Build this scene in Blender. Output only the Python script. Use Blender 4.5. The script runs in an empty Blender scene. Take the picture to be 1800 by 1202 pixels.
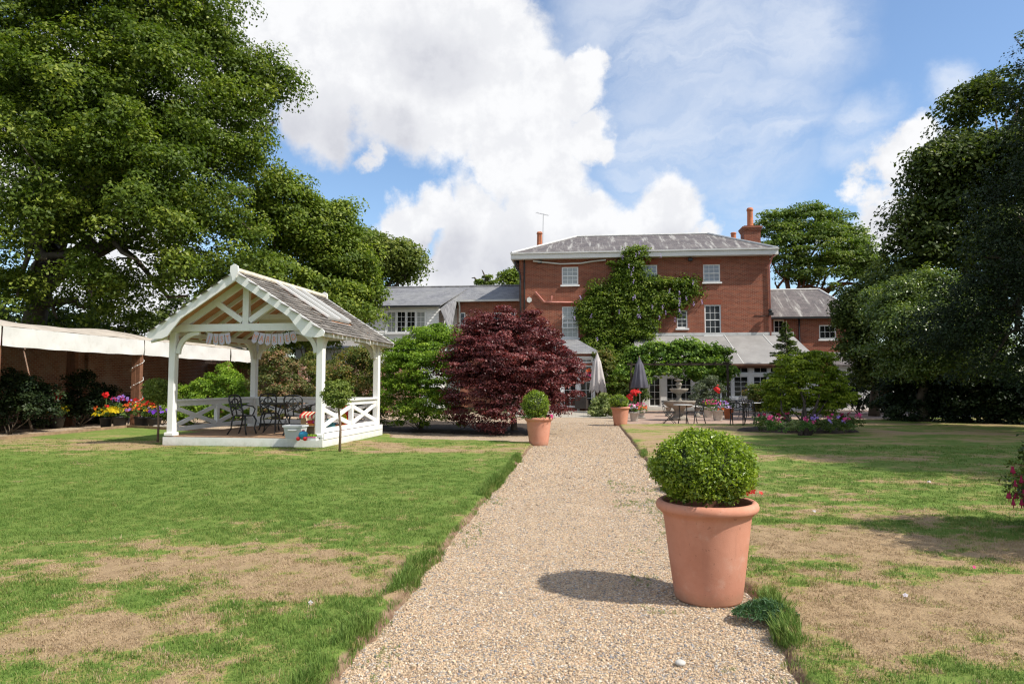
import bpy, math, random
import numpy as np
from mathutils import Vector, Matrix
random.seed(7)
PI = math.pi
scene = bpy.context.scene
COL = scene.collection

# ------------------------------------------------------------------ camera
CAM_Z = 1.5
YAW = math.radians(5.95)      # turned a little left of the path's direction
PITCH = math.radians(3.53)
cam_d = bpy.data.cameras.new('camera')
cam_d.lens = 24; cam_d.sensor_width = 36; cam_d.clip_start = .1; cam_d.clip_end = 3000
cam = bpy.data.objects.new('camera', cam_d); COL.objects.link(cam)
cam.location = (0, 0, CAM_Z)
cam.rotation_euler = (PI/2 + PITCH, 0, YAW)
scene.camera = cam
_R = np.array(cam.rotation_euler.to_matrix())

def ray(px, py):
    return _R @ np.array([(px-900)/1200., (601-py)/1200., -1.])
def G(px, py, z=0.):                      # ground point seen at a photo position
    d = ray(px, py); t = (z-CAM_Z)/d[2]
    return np.array([d[0]*t, d[1]*t, z])
def AY(px, py, Y):                        # point at world depth Y
    d = ray(px, py); t = Y/d[1]
    return np.array([d[0]*t, Y, CAM_Z+d[2]*t])
def AD(px, py, D):                        # point at distance D along the view axis
    d = ray(px, py)
    return np.array([d[0]*D, d[1]*D, CAM_Z+d[2]*D])

# ------------------------------------------------------------------ sun
SUN_EL = math.radians(48)
SUN_AZ = np.array([math.cos(math.radians(18)), -math.sin(math.radians(18))])   # horizontal direction towards the sun
S = Vector((SUN_AZ[0]*math.cos(SUN_EL), SUN_AZ[1]*math.cos(SUN_EL), math.sin(SUN_EL)))
sd = bpy.data.lights.new('sun', 'SUN'); sd.energy = 5.0; sd.angle = math.radians(.55); sd.color = (1., .945, .85)
so = bpy.data.objects.new('sun', sd); COL.objects.link(so)
so.rotation_euler = S.to_track_quat('Z', 'Y').to_euler()

# ------------------------------------------------------------------ render settings
scene.view_settings.view_transform = 'Standard'
scene.view_settings.look = 'None'
scene.view_settings.gamma = 1
scene.view_settings.exposure = .27
scene.view_settings.use_curve_mapping = False
scene.render.engine = 'CYCLES'
cy = scene.cycles
cy.max_bounces = 6; cy.diffuse_bounces = 3; cy.glossy_bounces = 2; cy.transmission_bounces = 3
cy.transparent_max_bounces = 4; cy.caustics_reflective = False; cy.caustics_refractive = False
cy.use_denoising = True
cy.sample_clamp_indirect = 4; cy.pixel_filter_type = 'BLACKMAN_HARRIS'; cy.filter_width = 1.25
try:
    cy.denoiser = 'OPENIMAGEDENOISE'
except Exception:
    pass

# ------------------------------------------------------------------ node helper
class NT:
    def __init__(s, tree): s.t = tree; s.n = tree.nodes; s.l = tree.links
    def node(s, typ, **kw):
        n = s.n.new(typ)
        for k, v in kw.items(): setattr(n, k, v)
        return n
    def put(s, sock, v):
        if isinstance(v, bpy.types.NodeSocket): s.l.new(v, sock)
        elif v is not None:
            if hasattr(sock.default_value, '__len__') and not hasattr(v, '__len__'): v = [v]*len(sock.default_value)
            if hasattr(v, '__len__') and len(v) == 3 and len(sock.default_value) == 4: v = tuple(v)+(1,)
            sock.default_value = v
    def m(s, op, a, b=None, c=None, clamp=False):
        n = s.n.new('ShaderNodeMath'); n.operation = op; n.use_clamp = clamp
        for i, v in enumerate((a, b, c)):
            if v is not None: s.put(n.inputs[i], v)
        return n.outputs[0]
    def vm(s, op, a, b=None, out=0):
        n = s.n.new('ShaderNodeVectorMath'); n.operation = op
        s.put(n.inputs[0], a)
        if b is not None: s.put(n.inputs[3] if op == 'SCALE' else n.inputs[1], b)
        return n.outputs[out]
    def noise(s, vec, scale, detail=3., rough=.55, dist=0., out='Fac'):
        n = s.n.new('ShaderNodeTexNoise'); s.put(n.inputs['Vector'], vec)
        n.inputs['Scale'].default_value = scale; n.inputs['Detail'].default_value = detail
        n.inputs['Roughness'].default_value = rough; n.inputs['Distortion'].default_value = dist
        return n.outputs[out]
    def sm(s, v, a, b, lo=0., hi=1.):
        n = s.n.new('ShaderNodeMapRange'); n.interpolation_type = 'SMOOTHSTEP'
        s.put(n.inputs[0], v); s.put(n.inputs[1], a); s.put(n.inputs[2], b); s.put(n.inputs[3], lo); s.put(n.inputs[4], hi)
        return n.outputs[0]
    def mix(s, f, a, b, blend='MIX'):
        n = s.n.new('ShaderNodeMix'); n.data_type = 'RGBA'; n.blend_type = blend
        s.put(n.inputs[0], f); s.put(n.inputs[6], a); s.put(n.inputs[7], b)
        return n.outputs[2]
    def ramp(s, f, stops):
        n = s.n.new('ShaderNodeValToRGB'); s.put(n.inputs[0], f)
        e = n.color_ramp.elements
        while len(e) < len(stops): e.new(.5)
        for i, (p, c) in enumerate(stops): e[i].position = p; e[i].color = tuple(c)+(1,)
        return n.outputs[0]

# ------------------------------------------------------------------ sky with clouds
w = bpy.data.worlds.new('World'); scene.world = w; w.use_nodes = True
for n in list(w.node_tree.nodes): w.node_tree.nodes.remove(n)
K = NT(w.node_tree)
sky = K.node('ShaderNodeTexSky'); sky.sky_type = 'NISHITA'; sky.sun_disc = False
sky.sun_elevation = SUN_EL
sky.sun_rotation = math.atan2(SUN_AZ[0], SUN_AZ[1])
sky.air_density = 1.0; sky.dust_density = .6; sky.ozone_density = 2.0; sky.altitude = 0
tc = K.node('ShaderNodeTexCoord')
D0 = tc.outputs['Generated']
nz = K.noise(D0, 4.5, 8, .62, out='Color')
D1 = K.vm('ADD', D0, K.vm('SCALE', K.vm('SUBTRACT', nz, (.5, .5, .5)), .16))
def blobs(lst, D, soft=1.):
    acc = None
    for px, py, r in lst:
        r = r*.95
        d = ray(px, py); d = d/np.linalg.norm(d)
        dist = K.vm('DISTANCE', D, tuple(d), out=1)
        rr = r/1200.*(1/(1+((px-900)/1200.)**2+((py-675)/1200.)**2))**.5
        v = K.m('MULTIPLY_ADD', dist, -1/rr, 1.)
        acc = v if acc is None else K.m('MAXIMUM', acc, v)
    return acc
CLOUDS = [(520,60,190),(640,20,150),(780,10,160),(880,60,110),(700,150,160),(560,200,110),(820,180,150),(940,130,80),(1015,150,70),(1045,100,40),(640,280,45),
          (930,260,140),(1040,235,62),(1075,250,40),(960,350,110),(870,300,80),(765,370,62),(700,395,62),(840,410,120),(950,420,110),(1050,400,90),(690,420,45),
          (1170,345,72),(1135,385,70),(1215,395,50),(1180,430,80),(770,480,60),(720,500,70),(840,500,80),
          (1560,290,62),(1600,270,62),(1640,300,80),(1540,340,50),(1580,380,70),(1545,430,60),(1470,410,42),(1420,430,30),
          (300,150,200),(100,250,260),(200,480,160)]
m1 = blobs(CLOUDS, D1)
n2 = K.noise(D0, 13, 9, .6)
# open country of the same kind of cloud elsewhere in the sky
n3 = K.noise(D0, 2.2, 7, .55)
fd = ray(900, 420); fd = fd/np.linalg.norm(fd)
away = K.sm(K.vm('DISTANCE', D0, tuple(fd), out=1), .70, .95)
m2 = K.m('MULTIPLY', K.m('MULTIPLY_ADD', n3, 4., -2.0), away)
m2 = K.m('ADD', m2, K.m('MULTIPLY_ADD', away, 1., -1.))
mm = K.m('MAXIMUM', m1, m2)
dens = K.sm(K.m('MULTIPLY_ADD', n2, .9, K.m('ADD', mm, -.45)), -.03, .34)
GREY = [(600,255,120),(520,235,110),(690,235,80),(800,460,110),(900,480,110),(740,440,60),(1190,410,70),(1040,450,70),(1570,390,60),(1610,350,60),(760,110,120)]
g1 = blobs(GREY, D1)
gf = K.sm(K.m('MULTIPLY_ADD', n2, .7, K.m('ADD', g1, -.35)), 0., .85)
bil = K.noise(D0, 22, 6, .6)
cloud_col = K.mix(gf, (8.1, 8.15, 8.3), (5.5, 5.6, 6.1))
cloud_col = K.mix(K.sm(bil, .40, .62, 0., .6), cloud_col, (6.7, 6.8, 7.15))
# high thin cirrus
mp = K.node('ShaderNodeMapping'); K.put(mp.inputs[0], D1); mp.inputs['Rotation'].default_value = (0, .5, .2); mp.inputs['Scale'].default_value = (2.2, 2, 9)
c1 = K.noise(mp.outputs[0], 1.6, 8, .6, .6)
CIR = [(1100,60,200),(1250,40,220),(1400,60,160),(1200,200,230),(1350,200,140),(1330,300,160),(1150,280,150),(1650,165,60),(1500,240,90)]
cm = K.m('MAXIMUM', blobs(CIR, D1), K.m('MULTIPLY_ADD', away, .5, -.1))
cir = K.m('MULTIPLY', K.sm(cm, -.05, .75), K.sm(c1, .30, .66, .2, .9))
# the sky colour proper, a touch more saturated and deeper than the model gives
hs = K.node('ShaderNodeHueSaturation'); hs.inputs['Saturation'].default_value = 1.05; hs.inputs['Value'].default_value = 1.6
K.put(hs.inputs['Color'], sky.outputs[0])
c = K.mix(K.m('MULTIPLY', cir, .75), hs.outputs[0], (7.2, 7.6, 8.3))
c = K.mix(dens, c, cloud_col)
bg = K.node('ShaderNodeBackground'); K.put(bg.inputs[0], c); bg.inputs[1].default_value = .1
wo = K.node('ShaderNodeOutputWorld'); K.l.new(bg.outputs[0], wo.inputs[0])
w.cycles.sampling_method = 'MANUAL'; w.cycles.sample_map_resolution = 512

# ------------------------------------------------------------------ materials
def newmat(name):
    m = bpy.data.materials.new(name); m.use_nodes = True
    for n in list(m.node_tree.nodes): m.node_tree.nodes.remove(n)
    k = NT(m.node_tree)
    k.out = k.node('ShaderNodeOutputMaterial')
    k.geo = k.node('ShaderNodeNewGeometry')
    k.pos = k.geo.outputs['Position']
    return m, k
def finish(k, col, rough=.6, spec=.4, bump=None, bstr=.3, bdist=.01, metal=0., trans=None, tcol=None, coat=0.):
    p = k.node('ShaderNodeBsdfPrincipled')
    k.put(p.inputs['Base Color'], col); k.put(p.inputs['Roughness'], rough); p.inputs['Specular IOR Level'].default_value = spec
    k.put(p.inputs['Metallic'], metal); p.inputs['Coat Weight'].default_value = coat
    if bump is not None:
        b = k.node('ShaderNodeBump'); b.inputs['Strength'].default_value = bstr; b.inputs['Distance'].default_value = bdist
        k.put(b.inputs['Height'], bump); k.l.new(b.outputs[0], p.inputs['Normal'])
    if trans:
        t = k.node('ShaderNodeBsdfTranslucent'); k.put(t.inputs[0], tcol if tcol is not None else col)
        x = k.node('ShaderNodeMixShader'); x.inputs[0].default_value = trans
        k.l.new(p.outputs[0], x.inputs[1]); k.l.new(t.outputs[0], x.inputs[2]); k.l.new(x.outputs[0], k.out.inputs[0])
    else:
        k.l.new(p.outputs[0], k.out.inputs[0])
def plain(name, col, rough=.6, var=.15, scale=3., bstr=.15, bscale=60., spec=.4, metal=0., dirt=None, dirt_amt=.3, trans=None, objspace=False):
    """colour with low and high frequency variation, fine relief and optional dirt patches"""
    m, k = newmat(name)
    v = k.pos
    if objspace: v = k.node('ShaderNodeTexCoord').outputs['Object']
    a = k.noise(v, scale, 5, .6); b = k.noise(v, bscale, 3, .6)
    c1 = tuple(x*(1-var) for x in col); c2 = tuple(min(1, x*(1+var)) for x in col)
    c = k.mix(k.sm(a, .3, .7), c1, c2)
    c = k.mix(k.m('MULTIPLY', k.sm(b, .35, .65), .25), c, tuple(x*(1-1.5*var) for x in col))
    if dirt:
        c = k.mix(k.m('MULTIPLY', k.sm(k.noise(v, scale*2.3, 7, .7), .5, .72), dirt_amt), c, dirt)
    finish(k, c, rough, spec, b, bstr, .004, metal, trans)
    return m
def wallcoord(k):
    s = k.node('ShaderNodeSeparateXYZ'); k.put(s.inputs[0], k.pos)
    cb = k.node('ShaderNodeCombineXYZ'); k.put(cb.inputs[0], k.m('ADD', s.outputs[0], s.outputs[1])); k.put(cb.inputs[1], s.outputs[2])
    return cb.outputs[0], s
def bricky(name, c1, c2, mortar, bw, bh, ms, offset=.5, rough=.85, bstr=.6, bdist=.008, weather=None, wamt=.5, wscale=.6, roof=False, spec=.3, streak=None):
    m, k = newmat(name)
    v, s = wallcoord(k)
    if roof:
        cb = k.node('ShaderNodeCombineXYZ'); k.put(cb.inputs[0], s.outputs[0]); k.put(cb.inputs[1], s.outputs[1]); v = cb.outputs[0]
    b = k.node('ShaderNodeTexBrick'); k.put(b.inputs['Vector'], v); b.offset = offset
    k.put(b.inputs['Color1'], (0, 0, 0)); k.put(b.inputs['Color2'], (1, 1, 1)); k.put(b.inputs['Mortar'], (.5, .5, .5))
    b.inputs['Scale'].default_value = 1; b.inputs['Mortar Size'].default_value = ms; b.inputs['Mortar Smooth'].default_value = .2
    b.inputs['Brick Width'].default_value = bw; b.inputs['Row Height'].default_value = bh
    sx = k.node('ShaderNodeSeparateColor'); k.put(sx.inputs[0], b.outputs['Color'])
    c = k.mix(sx.outputs[0], c1, c2)
    c = k.mix(k.m('MULTIPLY', k.sm(k.noise(k.pos, 14, 3), .55, .75), .4), c, tuple(x*.45 for x in c1))
    c = k.mix(b.outputs['Fac'], c, mortar)
    if weather:
        c = k.mix(k.m('MULTIPLY', k.sm(k.noise(k.pos, wscale, 8, .65), .42, .68), wamt), c, weather)
    if streak:
        mp = k.node('ShaderNodeMapping'); k.put(mp.inputs[0], k.pos); mp.inputs['Scale'].default_value = (2.2, .25, .25)
        c = k.mix(k.m('MULTIPLY', k.sm(k.noise(mp.outputs[0], 1.5, 7, .7), .50, .68), .75), c, streak)
    h = k.m('ADD', k.m('MULTIPLY', b.outputs['Fac'], -1.), k.m('MULTIPLY', k.noise(k.pos, 90, 3), .35))
    if roof: h = k.m('ADD', h, sx.outputs[0])
    finish(k, c, rough, spec, h, bstr, bdist)
    return m
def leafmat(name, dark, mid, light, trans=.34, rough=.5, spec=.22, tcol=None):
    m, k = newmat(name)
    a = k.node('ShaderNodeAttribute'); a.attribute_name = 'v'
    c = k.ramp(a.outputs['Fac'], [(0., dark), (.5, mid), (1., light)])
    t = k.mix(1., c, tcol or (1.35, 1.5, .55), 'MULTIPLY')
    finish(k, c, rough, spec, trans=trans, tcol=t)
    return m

M = {}
M['white'] = plain('white_paint', (.79, .78, .76), .45, .03, 2., .1, 40, dirt=(.50, .48, .42), dirt_amt=.16)
m, k = newmat('weathered_white_timber')
_n = k.noise(k.pos, 2, 5, .6); _s = k.node('ShaderNodeSeparateXYZ'); k.put(_s.inputs[0], k.pos)
_mp = k.node('ShaderNodeMapping'); k.put(_mp.inputs[0], k.pos); _mp.inputs['Scale'].default_value = (14, 14, 1.6)
_c = k.mix(k.sm(_n, .3, .7), (.76, .755, .73), (.80, .79, .77))
_c = k.mix(k.m('MULTIPLY', k.sm(k.noise(_mp.outputs[0], 1.3, 6, .7), .53, .75), .28), _c, (.50, .48, .41))
_c = k.mix(k.m('MULTIPLY', k.sm(k.m('MULTIPLY_ADD', k.noise(k.pos, 7, 6, .7), .35, _s.outputs[2]), .42, .16), .55), _c, (.36, .37, .27))
finish(k, _c, .5, .35, k.noise(k.pos, 45, 3), .15, .004); M['white'] = m
M['white_fresh'] = plain('white_gloss', (.80, .80, .79), .35, .02, 2., .05, 40)
M['render'] = plain('white_render', (.70, .70, .69), .8, .06, 1., .3, 30, dirt=(.4, .4, .38), dirt_amt=.3)
M['brick'] = bricky('facade_brick', (.20, .052, .028), (.34, .098, .050), (.34, .23, .17), .225, .075, .009, weather=(.18, .060, .038), wamt=.45)
M['brick_old'] = bricky('garden_wall_brick', (.20, .075, .045), (.34, .15, .09), (.36, .31, .25), .225, .075, .012, weather=(.40, .33, .27), wamt=.5, wscale=1.4)
M['slate'] = bricky('roof_slate', (.095, .084, .085), (.150, .130, .127), (.05, .045, .045), .25, .20, .006, weather=(.22, .20, .185), wamt=.5, roof=True, streak=(.42, .41, .38), rough=.7)
M['slate_dark'] = bricky('dark_slate', (.150, .150, .160), (.23, .23, .24), (.08, .08, .085), .25, .20, .006, weather=(.28, .28, .27), wamt=.45, roof=True, rough=.6)
M['lead'] = plain('lead_roof', (.27, .26, .25), .65, .14, .8, .2, 12, dirt=(.20, .185, .17), dirt_amt=.55)
M['lead_light'] = plain('lead_flashing', (.55, .55, .54), .6, .12, 2., .1, 12, dirt=(.28, .28, .27), dirt_amt=.5)
M['terracotta'] = plain('terracotta', (.54, .225, .135), .8, .07, 3., .25, 130, spec=.2, dirt=(.56, .36, .27), dirt_amt=.42)
m, k = newmat('weathered_terracotta')
_n = k.noise(k.pos, 3.2, 6, .65); _f = k.noise(k.pos, 130, 3, .6); _s = k.node('ShaderNodeSeparateXYZ'); k.put(_s.inputs[0], k.pos)
_c = k.mix(k.sm(_n, .3, .7), (.49, .215, .140), (.57, .270, .185))
_c = k.mix(k.m('MULTIPLY', k.sm(k.noise(k.pos, 7, 8, .72), .52, .74), .40), _c, (.62, .44, .35))
_mp = k.node('ShaderNodeMapping'); k.put(_mp.inputs[0], k.pos); _mp.inputs['Scale'].default_value = (9, 9, 1.2)
_c = k.mix(k.m('MULTIPLY', k.sm(k.noise(_mp.outputs[0], 1.5, 6, .65), .54, .74), .30), _c, (.33, .15, .10))
_c = k.mix(k.m('MULTIPLY', k.sm(k.m('MULTIPLY_ADD', k.noise(k.pos, 18, 5, .7), .16, _s.outputs[2]), .20, .07), .45), _c, (.30, .20, .13))
_c = k.mix(k.m('MULTIPLY', k.sm(k.noise(k.pos, 34, 3, .5), .66, .72), .5), _c, (.28, .13, .085))
finish(k, _c, .85, .2, k.m('ADD', _f, k.m('MULTIPLY', k.noise(k.pos, 22, 4), .8)), .35, .004); M['terracotta'] = m
M['terracotta_dark'] = plain('chimney_terracotta', (.50, .17, .08), .8, .15, 3., .2, 50, dirt=(.12, .08, .06), dirt_amt=.5)
M['black_metal'] = plain('black_metal', (.022, .022, .024), .42, .2, 6., .1, 90, spec=.5)
M['dark'] = plain('painted_room_shade', (.012, .011, .010), .9, .2)  # near-black colour stands in for the unlit rooms behind windows
M['glass'] = plain('window_glass', (.014, .015, .016), .08, .3, 1.5, .0, 5, spec=.5)
M['glass_blue'] = plain('sky_tinted_glass', (.20, .25, .31), .08, .12, 1.5, .0, 5, spec=.9)  # pale blue puts sky reflection and blinds into the pane colour
M['curtain'] = plain('net_curtain_glass', (.34, .35, .34), .12, .12, 4., .0, 5, spec=.8)
M['wood_dark'] = plain('stained_post', (.19, .085, .045), .7, .2, 8., .3, 40, dirt=(.08, .04, .03), dirt_amt=.5)
M['timber'] = plain('timber_edging', (.28, .19, .11), .85, .25, 5., .4, 40)
M['ply'] = plain('orange_plywood', (.50, .24, .11), .7, .15, 5., .2, 30)
M['deck'] = plain('deck_boards', (.30, .185, .11), .75, .22, 7., .4, 40, dirt=(.2, .16, .12), dirt_amt=.4)
M['shingle_a'] = plain('cedar_shingle_grey', (.22, .20, .18), .85, .25, 9., .4, 60, dirt=(.10, .09, .08), dirt_amt=.5)
M['shingle_b'] = plain('cedar_shingle_dark', (.15, .135, .12), .85, .25, 9., .4, 60, dirt=(.29, .26, .22), dirt_amt=.4)
M['shingle_c'] = plain('cedar_shingle_pale', (.29, .265, .235), .85, .2, 9., .4, 60, dirt=(.14, .12, .10), dirt_amt=.5)
M['lichen'] = plain('lichened_ridge', (.50, .46, .38), .85, .25, 7., .3, 60, dirt=(.52, .33, .10), dirt_amt=.7)
M['skylight'] = plain('skylight_sheet', (.22, .215, .20), .75, .1, 2., .05, 20, dirt=(.16, .15, .13), dirt_amt=.4)
M['canvas'] = plain('cream_canvas', (.70, .69, .66), .75, .05, 1.2, .25, 8, dirt=(.50, .47, .40), dirt_amt=.35, trans=.12)
M['canvas_top'] = plain('weathered_canvas_top', (.42, .37, .31), .8, .15, 1.5, .3, 10, dirt=(.26, .22, .16), dirt_amt=.55)
M['parasol_beige'] = plain('beige_parasol_cloth', (.50, .46, .45), .85, .08, 5., .15, 80, trans=.1)
M['parasol_grey'] = plain('charcoal_parasol_cloth', (.095, .092, .115), .85, .1, 5., .15, 80)
M['rattan'] = plain('dark_rattan', (.045, .035, .030), .6, .4, 60., .6, 90)
M['stone'] = plain('fountain_stone', (.27, .24, .20), .9, .2, 6., .5, 50, dirt=(.12, .11, .085), dirt_amt=.5)
M['pot_pale'] = plain('pale_planter', (.50, .48, .44), .8, .1, 6., .3, 60, dirt=(.3, .28, .24), dirt_amt=.4)
M['pot_black'] = plain('black_planter', (.025, .025, .025), .5, .2)
M['soil'] = plain('soil', (.045, .032, .022), .95, .4, 12., .8, 60)
M['bark'] = plain('bark', (.095, .075, .055), .95, .35, 4., .9, 25, dirt=(.15, .15, .10), dirt_amt=.4)
M['bark_dark'] = plain('dark_bark', (.045, .034, .024), .95, .3, 6., .9, 30)
M['bark_red'] = plain('reddish_bark', (.20, .10, .06), .95, .3, 4., .9, 25)
M['pvc'] = plain('white_pipe', (.66, .66, .63), .4, .05)
M['pink_pipe'] = plain('pinkish_pipe', (.50, .20, .16), .6, .15)
M['rail_metal'] = plain('aerial_metal', (.32, .32, .33), .4, .1, metal=.5)
M['water'] = plain('basin_water', (.30, .32, .32), .08, .1, spec=.8)
def flower(n, c): M[n] = plain('petal_'+n, c, .6, .18, 40., 0, 10, trans=.3)
flower('red', (.70, .018, .018)); flower('orange', (.80, .15, .03)); flower('yellow', (.80, .62, .02)); flower('pink', (.75, .07, .26))
flower('purple', (.42, .26, .72)); flower('violet', (.20, .05, .55)); flower('white_petal', (.8, .75, .78)); flower('lilac', (.55, .42, .75)); flower('fuchsia', (.45, .02, .10))
M['oak'] = leafmat('oak_leaf', (.038, .066, .009), (.105, .158, .021), (.28, .32, .052))
M['oak2'] = leafmat('lime_leaf', (.055, .092, .013), (.140, .200, .027), (.31, .35, .055))
M['farleaf'] = leafmat('far_oak_leaf', (.065, .095, .018), (.145, .185, .032), (.27, .29, .06))
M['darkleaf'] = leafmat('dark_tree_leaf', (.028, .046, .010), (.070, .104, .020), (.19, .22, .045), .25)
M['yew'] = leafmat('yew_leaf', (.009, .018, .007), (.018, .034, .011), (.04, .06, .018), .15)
M['laurel'] = leafmat('laurel_leaf', (.040, .075, .014), (.115, .175, .030), (.32, .38, .09), .26, .36, .6)
M['acacia'] = leafmat('acacia_leaf', (.055, .100, .020), (.130, .190, .034), (.26, .30, .06), .38)
M['maple'] = leafmat('maple_leaf', (.050, .013, .014), (.125, .032, .034), (.31, .105, .090), .25, .45, .35, (1.7, .55, .5))
M['green_shrub'] = leafmat('bright_shrub_leaf', (.070, .135, .015), (.165, .27, .026), (.35, .46, .055), .38)
M['mottled'] = leafmat('mottled_shrub_leaf', (.055, .085, .018), (.13, .165, .035), (.36, .22, .07), .35)
M['redmottled'] = leafmat('reddish_shrub_leaf', (.055, .085, .022), (.14, .15, .045), (.42, .20, .14), .3)
M['wisteria'] = leafmat('wisteria_leaf', (.045, .085, .010), (.125, .190, .024), (.31, .37, .055), .36)
M['vine'] = leafmat('vine_leaf', (.05, .105, .016), (.13, .225, .032), (.32, .42, .07), .38)
M['box'] = leafmat('box_leaf', (.070, .125, .012), (.190, .275, .025), (.42, .50, .065), .32, .35, .5)
M['topiary'] = leafmat('topiary_leaf', (.080, .120, .024), (.165, .215, .042), (.30, .34, .085), .3)
M['conifer'] = leafmat('fir_needles', (.030, .055, .014), (.070, .110, .025), (.17, .22, .055), .2)
M['magnolia'] = leafmat('young_tree_leaf', (.075, .120, .010), (.190, .255, .020), (.40, .45, .050), .4)
M['varieg'] = leafmat('variegated_leaf', (.09, .14, .04), (.23, .28, .10), (.46, .48, .24), .3)
M['greyleaf'] = leafmat('olive_leaf', (.07, .09, .05), (.13, .16, .09), (.22, .25, .15), .25)
M['weed'] = leafmat('clump_leaf', (.035, .085, .035), (.06, .135, .055), (.12, .20, .09), .3)
# ------------------------------------------------------------------ mesh helpers
def obj_from(name, verts, faces, mat, parent=None, smooth=False, rel=None, attr=None, mats=None, midx=None):
    me = bpy.data.meshes.new(name)
    v = np.asarray(verts, dtype=np.float32).reshape(-1, 3)
    if rel is not None: v = v - np.asarray(rel, dtype=np.float32)
    if isinstance(faces, np.ndarray):
        nf, k = faces.shape
        me.vertices.add(len(v)); me.vertices.foreach_set('co', v.ravel())
        me.loops.add(nf*k); me.loops.foreach_set('vertex_index', faces.astype(np.int32).ravel())
        me.polygons.add(nf); me.polygons.foreach_set('loop_start', np.arange(0, nf*k, k, dtype=np.int32))
        me.polygons.foreach_set('loop_total', np.full(nf, k, dtype=np.int32))
        me.update(calc_edges=True)
    else:
        me.from_pydata([tuple(map(float, p)) for p in v], [], faces)
    if attr is not None:
        for an, av in attr.items():
            a = me.attributes.new(an, 'FLOAT', 'POINT'); a.data.foreach_set('value', np.asarray(av, dtype=np.float32))
    for mm_ in (mats or [mat]): me.materials.append(M[mm_] if isinstance(mm_, str) else mm_)
    if midx is not None: me.polygons.foreach_set('material_index', np.asarray(midx, dtype=np.int32))
    if smooth: me.polygons.foreach_set('use_smooth', np.ones(len(me.polygons), dtype=bool))
    o = bpy.data.objects.new(name, me); COL.objects.link(o)
    if parent is not None: o.parent = parent
    return o
def tag(o, label=None, cat=None, group=None, kind=None):
    if label: o['label'] = label
    if cat: o['category'] = cat
    if group: o['group'] = group
    if kind: o['kind'] = kind
    return o
def thing(name, label, cat, loc=(0, 0, 0), rz=0., group=None):
    o = bpy.data.objects.new(name, None); o.empty_display_size = .2; COL.objects.link(o)
    o.location = tuple(map(float, loc)); o.rotation_euler = (0, 0, rz)
    return tag(o, label, cat, group)
def copy_tree(o, parent=None):
    c = o.copy(); COL.objects.link(c)
    if parent is not None: c.parent = parent
    for ch in list(o.children): copy_tree(ch, c)
    return c

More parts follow.
